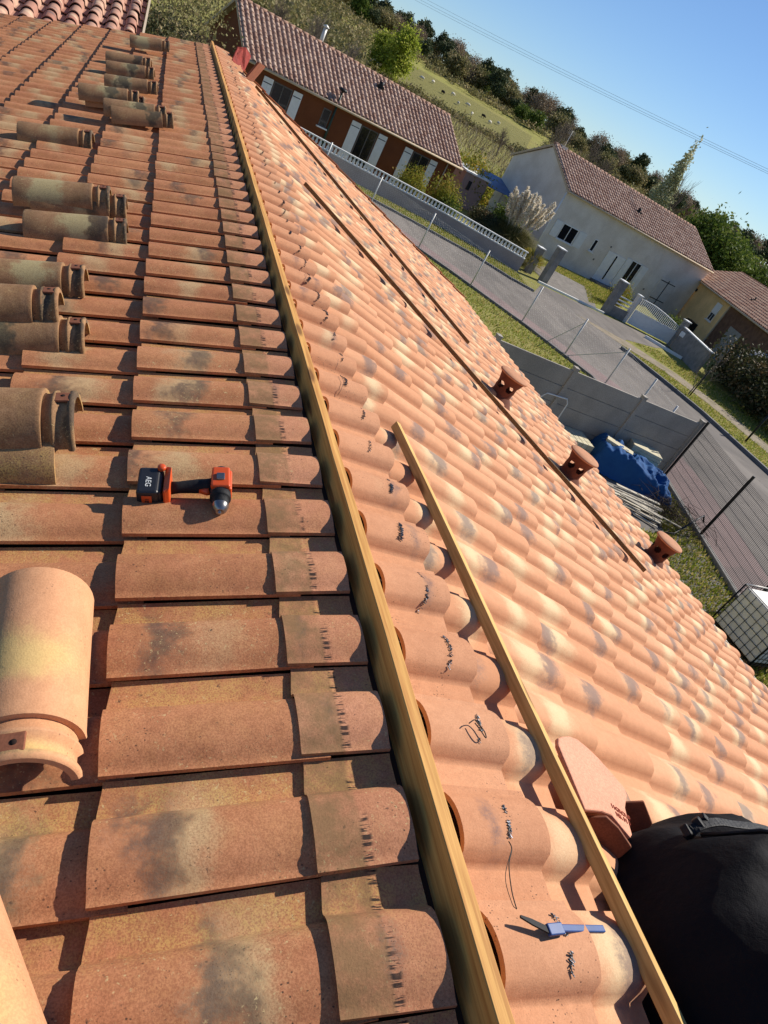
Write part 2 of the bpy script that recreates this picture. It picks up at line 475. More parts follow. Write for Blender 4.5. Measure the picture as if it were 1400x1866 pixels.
def sheet(name, poly, z, mat, th=0.0):
    mb = MB()
    if th: mb.prism([(x, y, z - th) for x, y in poly], (0, 0, 1), th)
    else: mb.add([(x, y, z) for x, y in poly], [tuple(range(len(poly)))])
    return tag(mb.build(name, mat), kind='structure')
def asphalt(name, A, B, streak_rot, patch):
    m = Mat(name, 0.9, 0, 0.2)
    co = m.coord()
    a = m.noise(co, 0.5, 5, 0.6); g = m.noise(co, 60, 3, 0.7)
    st = m.noise(m.mapping(co, (1.6, 0.10, 1), (0, 0, streak_rot)), 1.0, 4, 0.6)
    base = m.mix(m.ramp(a, 0.35, 0.65), A, B)
    base = m.mix(m.ramp(st, 0.42, 0.70, 0, 0.45), base, patch)
    base = m.mix(m.ramp(g, 0.3, 0.7, 0, 0.5), base, m.mix(1.0, base, (0.6, 0.6, 0.6, 1), 'MULTIPLY'))
    cr = m.noise(m.mapping(co, (0.5, 0.22, 1), (0, 0, streak_rot)), 1.0, 7, 0.6)
    base = m.mix(m.ramp(m.math('ABSOLUTE', m.math('SUBTRACT', cr, 0.5)), 0.0, 0.006, 0.5, 0.0), base, srgb(64, 60, 56))
    pt = m.noise(co, 0.22, 2, 0.4)
    base = m.mix(m.ramp(pt, 0.56, 0.575, 0, 0.35), base, srgb(92, 88, 84))
    m.color(base); m.bump(g, 0.4, 0.01)
    return m.m
M_asph = asphalt('asphalt_road', srgb(122, 115, 108), srgb(108, 102, 96), math.radians(-30), srgb(140, 133, 124))
M_pink = asphalt('asphalt_pink', srgb(134, 114, 110), srgb(122, 106, 102), math.radians(-20), srgb(146, 128, 122))
M_gravel = simple('gravel_grey', srgb(134, 128, 120), 0.15, 3, 0.95, bump=0.6, fine=70, dist=0.02)
M_path = simple('gravel_path_worn', srgb(152, 138, 118), 0.12, 2, 0.95, bump=0.6, fine=60, dist=0.02, c2=srgb(128, 118, 92))
M_conc = simple('concrete', srgb(150, 146, 140), 0.14, 3, 0.9, bump=0.25, fine=50, dist=0.004)
M_conc_d = simple('concrete_dark', srgb(122, 120, 118), 0.12, 1.6, 0.9, bump=0.25, fine=40, dist=0.004)
# road between the property fence and the houses opposite
near = [(3.0, -30), (6.6, -9), (11.3, 2), (13.85, 8.9), (14.9, 11.9), (15.75, 14.3), (16.6, 18.0), (17.0, 21.4), (15.3, 24.6), (12.9, 28.0), (10.3, 31.2), (7.6, 33.6), (-6, 38.5), (-40, 48)]
far = [(-40, 52), (-8, 42.3), (5.2, 37.4), (9.2, 36.4), (13.1, 35.3), (16.3, 34.2), (18.1, 32.6), (19.4, 32.1), (21.3, 34.9), (26.8, 35.0), (28.2, 35.3), (31.8, 34.6), (29.0, 32.6), (25.4, 31.0), (23.2, 28.4), (24.1, 25.6), (24.7, 22.9), (24.85, 18.2), (24.6, 5), (20, -30)]
sheet('road', near + far, G + 0.012, M_asph)
pv_out = [(5.2, -30), (8.8, -9), (13.5, 2), (16.0, 8.7), (17.1, 11.9), (17.9, 14.4), (18.6, 18.0), (18.7, 21.8), (16.6, 25.3), (14.0, 29.0), (11.2, 32.4)]
sheet('pavement', near[:11] + pv_out[::-1], G + 0.020, M_pink)
# kerbs
def kerb(name, pts, w, h, mat):
    mb = MB()
    for a, b in zip(pts[:-1], pts[1:]):
        d = Vector((b[0] - a[0], b[1] - a[1], 0)); ln = d.length; d.normalize()
        nseg = max(1, int(ln / 1.0))
        for i in range(nseg):
            p = Vector((a[0], a[1], G)) + d * (ln * i / nseg + 0.01); q = Vector((a[0], a[1], G)) + d * (ln * (i + 1) / nseg - 0.005)
            mb.bar(p + Vector((0, 0, h / 2 - .03)), q + Vector((0, 0, h / 2 - .03)), w, h + .06)
    return tag(mb.build(name, mat), kind='structure')
kerb('kerb', [(23.25, 28.4), (24.15, 25.6), (24.75, 22.9), (24.9, 18.2), (24.65, 5), (21.5, -20)], 0.16, 0.16, M_conc_d)
kerb('kerb', [(-8, 42.2), (5.2, 37.3), (9.2, 36.3), (13.1, 35.2), (16.3, 34.1), (18.1, 32.6), (19.4, 32.15)], 0.14, 0.12, M_conc_d)
kerb('kerb', [(7.6, 33.6), (10.3, 31.2), (12.9, 28.0), (15.3, 24.6), (17.0, 21.4), (16.55, 18.0), (15.8, 14.9)], 0.12, 0.10, M_conc_d)
# grass verges
def grass_mat(name, A, B, dry):
    m = Mat(name, 0.95, 0, 0.1); co = m.coord()
    b = m.noise(co, 1.3, 5, 0.7); c = m.noise(co, 30, 3, 0.7)
    base = m.mix(m.ramp(b, 0.35, 0.6), A, B)
    base = m.mix(m.ramp(m.noise(co, 4, 5, 0.75), 0.5, 0.68), base, dry)
    base = m.mix(m.ramp(c, 0.35, 0.7, 0, 0.8), base, srgb(50, 62, 20))
    m.color(base); m.bump(c, 1.0, 0.06); return m.m
M_grass = grass_mat('grass_verge', srgb(122, 128, 44), srgb(96, 108, 36), srgb(164, 148, 84))
sheet('path', [(22.0, 31.6), (25.4, 30.6), (27.4, 28.4), (28.4, 26.2), (29.1, 22.5), (29.2, 10), (27.9, 10), (27.75, 21.4), (27.1, 25.4), (25.9, 27.9), (24.1, 29.2)], G + 0.016, M_path)
sheet('gravel', [(22.4, 35.9), (26.2, 35.9), (29.2, 41.6), (25.6, 42.0), (22.6, 40.0)], G + 0.014, M_gravel)
sheet('gravel', [(10.9, 7.6), (13.7, 8.4), (15.3, 13.9), (8, 14.3), (7.5, 10.9), (12.6, 10.7)], G + 0.010, M_gravel)

def grass_tufts(name, polys, n, h, mat, seed, sp=0.02):
    """blades scattered inside polygons"""
    rg = np.random.default_rng(seed); P = []
    for poly, k in zip(polys, n):
        poly = np.array(poly); lo, hi = poly.min(0), poly.max(0); got = 0
        while got < k:
            q = lo + rg.random((k, 2)) * (hi - lo)
            ins = np.zeros(len(q), bool)
            for i in range(len(poly)):
                a, b = poly[i], poly[(i + 1) % len(poly)]
                c = ((a[1] > q[:, 1]) != (b[1] > q[:, 1])) & (q[:, 0] < (b[0] - a[0]) * (q[:, 1] - a[1]) / (b[1] - a[1] + 1e-9) + a[0])
                ins ^= c
            q = q[ins]; P.append(q[:k - got]); got += len(q)
    P = np.concatenate(P); m = len(P)
    a = rg.random(m) * 6.283; hh = h * (0.5 + rg.random(m)); lean = rg.normal(0, 0.35, (m, 2))
    w = sp * (0.6 + rg.random(m))
    z = np.full(m, G + 0.005)
    b0 = np.stack([P[:, 0] - np.cos(a) * w, P[:, 1] - np.sin(a) * w, z], -1)
    b1 = np.stack([P[:, 0] + np.cos(a) * w, P[:, 1] + np.sin(a) * w, z], -1)
    tp = np.stack([P[:, 0] + lean[:, 0] * hh, P[:, 1] + lean[:, 1] * hh, z + hh], -1)
    V = np.stack([b0, b1, tp], 1).reshape(-1, 3); F = np.arange(3 * m).reshape(-1, 3)
    r = np.repeat(rg.random((m, 3)), 3, 0)
    return tag(npmesh(name, V, F, mat, tid=r), kind='stuff')
def leaf_mat(name, A, B, C_=None, rough=0.7, trans=0.25):
    m = Mat(name, rough, 0, 0.15)
    t = m.sep(m.attr('tid', 'Vector'))
    base = m.mix(t[0], A, B)
    if C_: base = m.mix(m.ramp(t[1], 0.62, 0.72), base, C_)
    m.color(base)
    tr = m.n.new('ShaderNodeBsdfTranslucent'); m.link(base, tr.inputs[0])
    mx = m.n.new('ShaderNodeMixShader'); mx.inputs[0].default_value = trans
    out = m.n['Material Output']
    m.link(m.b.outputs[0], mx.inputs[1]); m.link(tr.outputs[0], mx.inputs[2]); m.link(mx.outputs[0], out.inputs['Surface'])
    return m.m
M_blade = leaf_mat('grass_blades', srgb(146, 150, 58), srgb(112, 126, 44), srgb(190, 172, 108), trans=.35)
grass_polys = [[(12.2, 3), (13.8, 8.4), (15.4, 13.6), (14.2, 13.0), (12.9, 10.7), (9, 10.8), (9, 3)],
               [(2, 15), (15.4, 14.8), (16.4, 18), (16.8, 21.3), (15.2, 24.3), (12.7, 27.8), (10.1, 31), (2, 33)],
               [(5.2, 37.6), (9.2, 36.6), (13.1, 35.5), (16.3, 34.4), (18.1, 32.9), (19.3, 32.5), (19.6, 34.9), (15.3, 37.4), (5, 38.8)],
               [(25.0, 18.2), (25.0, 8), (27.7, 8), (27.7, 21.4), (27.0, 25.2), (25.8, 27.7), (24.0, 29.0), (23.4, 28.4), (24.3, 25.7), (24.9, 22.9)],
               [(29.4, 10), (34, 10), (33.0, 24), (31.8, 30.2), (30.4, 30.6), (28.6, 32.0), (26, 31.2), (27.6, 28.6), (28.6, 26.3), (29.3, 22.5)],
               [(26.0, 36.6), (28.6, 38.2), (33.5, 43.9), (36, 45.4), (27.2, 44.4), (24.4, 42.2), (28.6, 41.6)]]
grass_tufts('grass', grass_polys, [16000, 26000, 9000, 9000, 14000, 9000], 0.085, M_blade, 3)

# ================================================================== OUR HOUSE
house = empty('tiled_house', (0, 5.3, G), 'house under the camera whose orange clay tile roof fills the foreground, ridge still open', 'house')
EAVE = 6.06
YN, YF = -1.50, 12.19
# left slope (weathered): columns counted from the far gable towards the camera
le = [0.595 + 0.37 * k for k in range(15)]
near_e = le[:5]; 
o = tiles('roof_slope', M_old, house, (0, 0, 0), (0, -1, 0), (-CA, 0, -SA), (-SA, 0, CA), -YF, 61, 0.22455, le, [e - 0.43 for e in le], nu=16, nv=4, lift=0.022, seed=2, H=0.053, pw=2.35, pq=0.60, th=0.011)
o['label'] = 'weathered left slope of brown orange clay tiles'
o = tiles('cut_tile_row', M_oldcut, house, (0, 0, 0), (0, -1, 0), (-CA, 0, -SA), (-SA, 0, CA), -YF, 61, 0.22455, [0.225], [0.040], nu=16, nv=4, lift=0.014, seed=5, ulip=True, H=0.048, pw=2.5, pq=0.56, th=0.011)
o['label'] = 'row of short cut tiles left of the ridge board'
re_ = [0.90 + 0.395 * k for k in range(14)]
yr0 = -0.013 - 7 * 0.22455
o = tiles('roof_slope', M_new, house, (0, 0, 0), (0, 1, 0), (CA, 0, -SA), (SA, 0, CA), yr0, 63, 0.22455, re_, [e - 0.455 for e in re_], nu=16, nv=4, lift=0.026, seed=9, H=0.053, jit=1.8)
o['label'] = 'clean right slope of pale orange clay tiles'
o = tiles('cut_tile_row', M_new, house, (0, 0, 0), (0, 1, 0), (CA, 0, -SA), (SA, 0, CA), yr0, 63, 0.22455, [0.44], [0.16], nu=16, nv=4, lift=0.060, seed=12, ulip=True, H=0.056)
o['label'] = 'upper row of pale tiles below the ridge pieces'
o = tiles('cut_tile_row', M_newcut, house, (0, 0, 0), (0, 1, 0), (CA, 0, -SA), (SA, 0, CA), yr0, 63, 0.22455, [0.245], [0.042], nu=18, nv=4, lift=0.062, seed=15, ulip=True, H=0.052, th=0.010)
o['label'] = 'row of short cut tiles right of the ridge board, open ends showing'
M_deck = simple('roof_underside', srgb(70, 48, 36), 0.2, 6, 0.9)
mb = MB()
for f_ in (Lp, Rp):
    ys = (YN - .05, YF - 0.03) if f_ is Lp else (yr0 + .02, 12.52)
    a = [f_(0.0, ys[0], -0.012), f_(EAVE, ys[0], -0.012), f_(EAVE, ys[1], -0.012), f_(0.0, ys[1], -0.012)]
    mb.prism(a, (0, 0, -1), 0.08)
mb.build('roof_deck', M_deck, house)
ex = EAVE * CA
M_render = simple('render_cream', srgb(206, 190, 164), 0.06, 2, 0.9, bump=0.2, fine=60, dist=0.003)
mb = MB()
gz = -EAVE * SA
mb.prism([(-ex + .35, YN + .3, G - .02), (ex - .35, YN + .3, G - .02), (ex - .35, YN + .3, gz - .1), (0, YN + .3, -0.14), (-ex + .35, YN + .3, gz - .1)], (0, 1, 0), 11.75 - YN)
mb.build('wall', M_render, house)
M_zinc = simple('zinc_white', srgb(214, 210, 200), 0.05, 3, 0.45, metal=0.2, bump=0.05)
mb = MB()
for sgn in (-1, 1):
    x = sgn * (ex + 0.075); z = gz - 0.02; pts = []
    n_ = 8
    y1 = YF if sgn < 0 else 12.52
    for i in range(n_ + 1):
        th = math.pi * i / n_
        pts.append((x + 0.062 * math.cos(th), z - 0.062 * math.sin(th)))
    for i in range(n_):
        mb.add([(pts[i][0], YN, pts[i][1]), (pts[i + 1][0], YN, pts[i + 1][1]), (pts[i + 1][0], y1, pts[i + 1][1]), (pts[i][0], y1, pts[i][1])], [(0, 1, 2, 3)], True)
    mb.tube([(x + sgn * 0.062, YN, z), (x + sgn * 0.062, y1, z)], 0.008, 6)
    mb.tube([(x, YN + .5, z - .06), (x, YN + .5, G)], 0.04, 8)
    mb.build('gutter', M_zinc, house); mb = MB()
# ridge board standing on edge
mb = MB(); Bx = 0.016; zb = 0.0645; XB = -0.003
ysb = np.linspace(YN - .1, 12.42, 60); vs = []
rgb_ = np.random.default_rng(4)
wob = np.cumsum(rgb_.normal(0, 0.0007, 60)); wob -= np.linspace(wob[0], wob[-1], 60)
for i, y in enumerate(ysb):
    w_ = wob[i] + XB; e1, e2 = rgb_.normal(0, 0.0008, 2)
    vs += [(-Bx + w_, y, -0.16), (Bx + w_, y, -0.16), (Bx + w_, y, zb + e2 - .002), (Bx + w_ - .002, y, zb + e2), (-Bx + w_ + .002, y, zb + e1), (-Bx + w_, y, zb + e1 - .002)]
fs = []
for i in range(59):
    for k in range(6): fs.append((i * 6 + k, i * 6 + (k + 1) % 6, (i + 1) * 6 + (k + 1) % 6, (i + 1) * 6 + k))
fs += [(5, 4, 3, 2, 1, 0), tuple(59 * 6 + k for k in range(6))]
mb.add(vs, fs); mb.build('ridge_board', M_wood, house)

# dark crumpled sealing strip left on the cut tiles of the right slope
M_foil = simple('sealing_strip', srgb(74, 78, 88), 0.3, 60, 0.35, metal=0.5, bump=0.8, dist=0.003, c2=srgb(22, 22, 24))
M_wire = simple('dark_wire', srgb(52, 46, 42), 0.1, 20, 0.5, metal=0.6, bump=0)
prof_h = lambda t: float(profile(np.array([t]), 0.052)[0])
rg = random.Random(5)
mb = MB()
for j in range(63):
    y_ = yr0 + j * 0.22455
    if y_ < -0.3 or y_ > 11: continue
    t0, t1 = rg.uniform(0.3, 0.5), rg.uniform(0.72, 0.9)
    sc = rg.uniform(0.145, 0.18); dens = rg.choice([30, 46, 60]) if y_ < 5 else 26
    thick = rg.uniform(0.0015, 0.006)
    gap0 = rg.uniform(t0, t1); gap1 = gap0 + rg.uniform(0.03, 0.12)
    for i in range(dens):
        t = t0 + (t1 - t0) * i / dens
        if gap0 < t < gap1: continue
        yy = y_ + t * 0.22455
        s_ = sc + 0.012 * math.sin((t - t0) * 5) + rg.uniform(-.003, .003)
        h = prof_h(t) * (1 - 0.06 * (1 - (s_ - .042) / .203)) + 0.062 * (s_ - .042) / .203 + 0.0018
        L2 = thick * rg.uniform(0.4, 1.5)
        a = Rp(s_ - L2, yy + rg.uniform(-.003, .003), h + rg.uniform(0, .0008)); b = Rp(s_ + L2, yy + rg.uniform(-.006, .006), h + rg.uniform(-.0008, .0012))
        mb.bar(a, b, rg.uniform(0.0008, 0.0026), 0.0012)
    if rg.random() < 0.25 and y_ > 2:
        pts = []
        for i in range(9):
            t = t0 - 0.15 + i * 0.06; pts.append(Rp(sc - 0.01 + rg.uniform(-.004, .004), y_ + t * 0.22455, prof_h(max(t, .01)) + 0.034))
        mb.tube(pts, 0.0007, 4)
mb.build('sealing_strip', M_foil, house)
mb = MB()
def smooth_path(pts, k=8):
    pts = [Vector(p) for p in pts]; q = [pts[0]] + pts + [pts[-1]]; out = []
    for i in range(1, len(q) - 2):
        for j in range(k):
            t = j / k; a, b, c, d = q[i - 1], q[i], q[i + 1], q[i + 2]
            out.append(0.5 * ((2 * b) + (c - a) * t + (2 * a - 5 * b + 4 * c - d) * t * t + (3 * b - a - 3 * c + d) * t ** 3))
    return out + [pts[-1]]
def wire(pts, r=0.0012): mb.tube(smooth_path(pts), r, 5)
c0 = (0.30, 0.76)
wire([Rp(0.127, 0.792, .092), Rp(0.140, 0.800, .10), Rp(0.152, 0.800, .098), Rp(0.166, 0.780, .10), Rp(0.170, 0.768, .098), Rp(0.164, 0.764, .098), Rp(0.152, 0.776, .10), Rp(0.142, 0.794, .098)], 0.0014)
mb.build('tie_wire', M_wire, house); mb = MB()
wire([Rp(0.082, 0.512, .11), Rp(0.079, 0.496, .112), Rp(0.062, 0.468, .105), Rp(0.050, 0.425, .10), Rp(0.052, 0.396, .096)], 0.0011)
mb.build('tie_wire', M_wire, house); mb = MB()
wire([Rp(0.079, 0.496, .112), Rp(0.036, 0.444, .105), Rp(0.040, 0.404, .098), Rp(0.052, 0.396, .096)], 0.0007)
mb.build('tie_wire', M_wire, house)

M_clay_v = simple('terracotta_vent_shaded', srgb(116, 66, 46), 0.12, 12, 0.85, bump=0.15, fine=200, dist=0.002)  # clay darkened: the shade on the vent sides is put into the colour
M_cap = simple('terracotta_vent_cap_lit', srgb(196, 140, 104), 0.08, 10, 0.85, bump=0.1, fine=200, dist=0.002)  # same clay in a paler tone, the sunlit top painted in
# three vent tiles: flared clay stacks with round holes
def vent(s, y):
    root = empty('roof_vent', Rp(s, y, 0.05)); root.parent = house; root.location = Rp(s, y, 0.05) - house.location
    rot = Matrix.Rotation(AL * 0.35, 3, 'Y')
    root.rotation_euler = rot.to_euler()
    n_, m_ = 48, 24
    Hh = 0.27
    V, F = [], []
    holes = [(math.radians(a), 0.140) for a in range(200, 560, 60)]
    rad = lambda z: 0.098 + 0.048 * max(0, (z / Hh)) ** 3.0 + 0.03 * max(0, 1 - z / 0.07) ** 2
    mbv = MB()
    for lay in (0, 1):
        base = len(mbv.v)
        for i in range(m_ + 1):
            z = Hh * i / m_ - 0.02
            r = rad(max(z, 0)) - 0.010 * lay
            for k in range(n_):
                th = 2 * math.pi * k / n_
                # pull the grid round each hole
                zz, tt_ = z, th
                for hc, hz in holes:
                    du = ((th - hc + math.pi) % (2 * math.pi) - math.pi) * r; dv = z - hz
                    d = math.hypot(du, dv)
                    if 0.001 < d < 0.050:
                        kf = 0.033 + (d - 0.0) * (0.050 - 0.033) / 0.050
                        tt_ = hc + du / d * kf / r; zz = hz + dv / d * kf
                mbv.v.append((r * math.cos(tt_), r * math.sin(tt_), zz))
        for i in range(m_):
            for k in range(n_):
                zc = Hh * (i + .5) / m_ - 0.02; th = 2 * math.pi * (k + .5) / n_; r = rad(zc)
                if any(math.hypot(((th - hc + math.pi) % (2 * math.pi) - math.pi) * r, zc - hz) < 0.012 for hc, hz in holes): continue
                q = (base + i * n_ + k, base + i * n_ + (k + 1) % n_, base + (i + 1) * n_ + (k + 1) % n_, base + (i + 1) * n_ + k)
                mbv.f.append(q); mbv.sm.append(True)
    mbv.build('vent_stack', M_clay_v, root, local=True)
    mbc = MB()
    mbc.lathe([(0.125, Hh - 0.030), (0.150, Hh - 0.026), (0.153, Hh - 0.014), (0.146, Hh - 0.006), (0.08, Hh + 0.003), (0.0, Hh + 0.006)], n=36)
    mbc.build('vent_cap', M_cap, root, local=True)
    mbf = MB(); mbf.lathe([(0.175, -0.045), (0.150, -0.01), (0.128, 0.02), (0.100, 0.05)], n=36)
    mbf.build('vent_collar', M_clay_v, root, local=True)
for s, y in ((2.97, 5.32), (3.60, 4.55), (5.05, 4.30)): vent(s, y)

# verge tiles and two loose tiles at the far gable
mb = MB()
for k in range(15):
    s0 = 0.15 + 0.395 * k
    mb.prism([Rp(s0, 12.50, 0.075), Rp(s0 + 0.42, 12.50, 0.092), Rp(s0 + 0.42, 12.62, 0.085), Rp(s0, 12.62, 0.068)], (SA, 0, CA), 0.014)
    mb.prism([Rp(s0, 12.62, 0.082), Rp(s0 + 0.42, 12.62, 0.098), Rp(s0 + 0.42, 12.62, -0.06), Rp(s0, 12.62, -0.06)], (0, -1, 0), 0.014)
mb.build('verge_tile_row', M_new, house)
# ================================================================== LOOSE THINGS ON THE ROOF
RL = Matrix.Rotation(-AL, 3, 'Y')
RR = Matrix.Rotation(AL, 3, 'Y')
def shell(name, mat, parent, stations, th, tid, nth=22, a0=0.0, a1=math.pi, sq=1.0, vr=(0, 1)):
    """half barrel: stations = [(x, radius, zshift)], thickness th"""
    V, U, F = [], [], []
    ns = len(stations); xs = [s_[0] for s_ in stations]
    for lay in (0, 1):
        for (x, r, zs) in stations:
            for k in range(nth + 1):
                a = a0 + (a1 - a0) * k / nth
                rr = r - th * lay
                V.append((x, rr * math.cos(a), zs + rr * abs(math.sin(a)) ** sq * (1 if math.sin(a) >= 0 else -1)))
                U.append((k / nth, vr[0] + (vr[1] - vr[0]) * (x - xs[0]) / (xs[-1] - xs[0] + 1e-9)))
    m = nth + 1; o2 = ns * m; sm = []
    for i in range(ns - 1):
        for k in range(nth):
            F.append((i * m + k, i * m + k + 1, (i + 1) * m + k + 1, (i + 1) * m + k)); sm.append(True)
            F.append((o2 + i * m + k, o2 + (i + 1) * m + k, o2 + (i + 1) * m + k + 1, o2 + i * m + k + 1)); sm.append(True)
    def cap(ids):
        for a, b in zip(ids[:-1], ids[1:]):
            base = len(V)
            for q in (a, b, o2 + b, o2 + a): V.append(V[q]); U.append(U[q])
            F.append((base, base + 1, base + 2, base + 3)); sm.append(False)
    cap([k for k in range(m)]); cap([(ns - 1) * m + k for k in range(m)])
    cap([i * m for i in range(ns)]); cap([i * m + m - 1 for i in range(ns)])
    return npmesh(name, V, F, mat, parent, np.array(sm), U, np.tile(np.array(tid), (len(V), 1)), local=True)
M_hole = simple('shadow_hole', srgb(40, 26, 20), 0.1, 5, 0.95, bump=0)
def ridge_tile(label, s, y, h, yaw, seed, mat=M_ridge, R=0.100, tilt=0.0, Lb=0.365, roll_=0.0, pitch_=0.0, tid=None):
    root = empty('ridge_tile', (0, 0, 0), label, 'ridge tile', 'ridge tiles laid out on the left slope')
    rg = random.Random(seed); t = tid or (rg.random(), rg.random(), rg.random())
    st = [(-Lb, R * 1.03, 0), (-Lb + .01, R * 1.045, 0.001), (-Lb * .75, R * 1.03, 0), (-Lb * .5, R * 1.015, 0), (-Lb * .25, R * 1.005, 0), (-0.014, R, 0), (-0.004, R * 1.012, 0), (0, R * 1.0, 0)]
    shell('body', mat, root, st, 0.013, t)
    r2 = R * 0.90
    sp = [(-0.03, r2 - .002, 0), (0.018, r2 - .003, 0), (0.024, r2 + .006, 0), (0.032, r2 + .007, 0), (0.038, r2 - .003, 0), (0.062, r2 - .004, 0), (0.067, r2 + .006, 0), (0.078, r2 + .007, 0), (0.082, r2 + .001, 0)]
    shell('spigot', mat, root, sp, 0.012, (t[0], 0.9, 0.1), a0=0.03, a1=math.pi - 0.03)
    mb = MB()
    zt = r2 - 0.002
    mb.prism([(0.032, -0.022, zt), (0.070, -0.022, zt), (0.070, 0.022, zt), (0.032, 0.022, zt)], (0, 0, 1), 0.007)
    mb.build('nail_tab', M_clay, root, local=True, bevel=0.002)
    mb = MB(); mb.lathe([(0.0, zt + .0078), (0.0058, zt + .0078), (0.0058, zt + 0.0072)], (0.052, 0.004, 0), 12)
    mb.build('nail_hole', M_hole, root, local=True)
    root.location = Lp(s, y, h)
    root.rotation_euler = (RL @ Matrix.Rotation(yaw, 3, 'Z') @ Matrix.Rotation(roll_, 3, 'X') @ Matrix.Rotation(pitch_, 3, 'Y')).to_euler()
    return root
HB = 0.068
rt = [('farthest ridge tile, dark at its left end, lying by the gable beside a yellow object', 0.64, 10.30, HB + .03, -0.02, 1, {'R': .112}),
      ('mottled ridge tile, farthest of the three lying side by side below the gable tile', 0.815, 9.00, HB, -0.05, 2, {}),
      ('middle ridge tile of the three lying side by side far up the left slope', 0.765, 8.36, HB, -0.04, 3, {}),
      ('nearest ridge tile of the three lying side by side, grey patch at its right end', 0.72, 7.56, HB, -0.03, 4, {}),
      ('ridge tile in old cream stacked on another, fourth from the far gable', 0.84, 6.68, HB + .045, 0.0, 5, {}),
      ('lower ridge tile half hidden under the fourth stacked one from the gable', 0.80, 6.70, HB + .005, 0.03, 6, {}),
      ('upper ridge tile of the pair whose end overhangs the course edge near the middle', 0.625, 6.26, HB + .03, 0.0, 7, {}),
      ('lower ridge tile sticking out to the right under the overhanging pair', 0.575, 6.22, HB + .0, 0.05, 8, {}),
      ('ridge tile lying alone to the left, orange at one end and grey along its top', 1.085, 5.42, HB - .02, -0.02, 9, {}),
      ('upper grey ridge tile of a stacked pair with a second end rib showing', 0.872, 3.99, HB + .020, 0.0, 10, {'R': .104}),
      ('lower ridge tile of the grey stacked pair, only its ribbed end visible', 0.795, 3.98, HB - .01, 0.02, 11, {}),
      ('cream ridge tile with a black lichen patch on its crest', 0.775, 3.62, HB - .02, 0.01, 12, {}),
      ('green speckled ridge tile cut off by the left edge, behind the stacked pair', 0.895, 2.93, HB, 0.0, 13, {}),
      ('dark ridge tile leaning on the one below it at the left edge', 0.935, 2.535, HB + .060, 0.02, 14, {}),
      ('ridge tile in half shade underneath the dark leaning one', 0.852, 2.47, HB - .02, 0.0, 15, {}),
      ('large soot black ridge tile at the left edge with ribbed end, above the drill', 0.808, 1.815, HB + .035, 0.0, 16, {'R': .118}),
      ('plain ridge tile mostly hidden under the soot black one', 1.142, 1.745, HB - .040, math.pi, 17, {})]
TIDS = {1: (.3, .05, .55), 10: (.5, .1, .97), 12: (.5, .5, .93), 14: (.2, .2, .97), 16: (.3, .1, .97), 5: (.6, .5, .9), 7: (.6, .6, .85)}
for lab, s, y, h, yaw_, sd, kw in rt: ridge_tile(lab, s, y, h, yaw_, sd, tid=TIDS.get(sd), **kw)
ridge_tile('big pale yellow ridge tile turned so its ribbed end faces the camera', 0.722, 0.800, HB + .005, -math.pi / 2 + 0.06, 31, mat=M_ridge_new, R=0.104, tid=(.8, .55, .9))
ridge_tile('grey and cream ridge tile in the bottom left corner, closest to the camera', 0.655, 0.185, HB + .012, -1.10, 33, mat=M_ridge_new, R=0.104, tid=(.35, .30, .985))

# yellow object beyond the gable
M_yel = simple('plastic_yellow', srgb(232, 226, 40), 0.03, 4, 0.4, bump=0)
mb = MB(); c = Vector((-0.86, 13.6, -0.50))
mb.lathe([(0.0, 0.10), (0.07, 0.09), (0.12, 0.06), (0.135, 0.02), (0.14, -0.01), (0.16, -0.016), (0.155, -0.028), (0.0, -0.03)], c, 20)
tag(mb.build('yellow_tub', M_yel), 'bright yellow rounded plastic object just behind the farthest ridge tile', 'plastic tub')

# cordless drill
M_blk = simple('plastic_black', srgb(34, 34, 38), 0.1, 20, 0.45, bump=0.1, spec=0.5)
M_rub = simple('rubber_black', srgb(26, 26, 28), 0.1, 30, 0.7, bump=0.3)
M_or = simple('plastic_orange', srgb(206, 78, 26), 0.05, 10, 0.45, bump=0.05, spec=0.5)
M_steel = simple('steel', srgb(150, 148, 146), 0.1, 30, 0.3, metal=0.9, bump=0.05)
M_wht = simple('print_white', srgb(220, 220, 214), 0.03, 5, 0.6, bump=0)
dr = empty('cordless_drill', (0, 0, 0), 'orange and black cordless drill lying on the weathered tiles', 'drill')
# local frame: x along the grip towards the motor, y away from the camera, z up
mb = MB(); mb.box((-0.118, 0.0, 0.056), (0.066, 0.118, 0.070)); mb.box((-0.085, 0.0, 0.054), (0.02, 0.105, 0.066))
bt = mb.build('battery', M_blk, dr, bevel=0.010, local=True, seg=3)
mb = MB(); mb.box((-0.120, -0.0605, 0.054), (0.030, 0.003, 0.044)); mb.build('label_plate', M_or, bt, bevel=0.001, local=True)
def text_mesh(txt, size, mat, parent, M, name='lettering', ext=0.0006):
    cu = bpy.data.curves.new('t', 'FONT'); cu.body = txt; cu.size = size; cu.extrude = ext; cu.align_x = 'CENTER'; cu.align_y = 'CENTER'
    ob = bpy.data.objects.new('t', cu); COL.objects.link(ob)
    bpy.context.view_layer.update()
    me = bpy.data.meshes.new_from_object(ob.evaluated_get(bpy.context.evaluated_depsgraph_get()))
    bpy.data.objects.remove(ob)
    o = bpy.data.objects.new(name, me); COL.objects.link(o); me.materials.clear(); me.materials.append(mat)
    if parent: o.parent = parent
    o.matrix_local = M
    return o
Mt = Matrix.Translation((-0.120, -0.0625, 0.054)) @ Matrix.Rotation(math.radians(90), 4, 'X') @ Matrix.Rotation(math.radians(-90), 4, 'Z')
text_mesh('18V', 0.017, M_blk, bt, Mt)
Mt = Matrix.Translation((-0.118, -0.012, 0.0915)) @ Matrix.Rotation(math.radians(-90), 4, 'Z')
text_mesh('AEG', 0.024, M_wht, bt, Mt)
mb = MB()
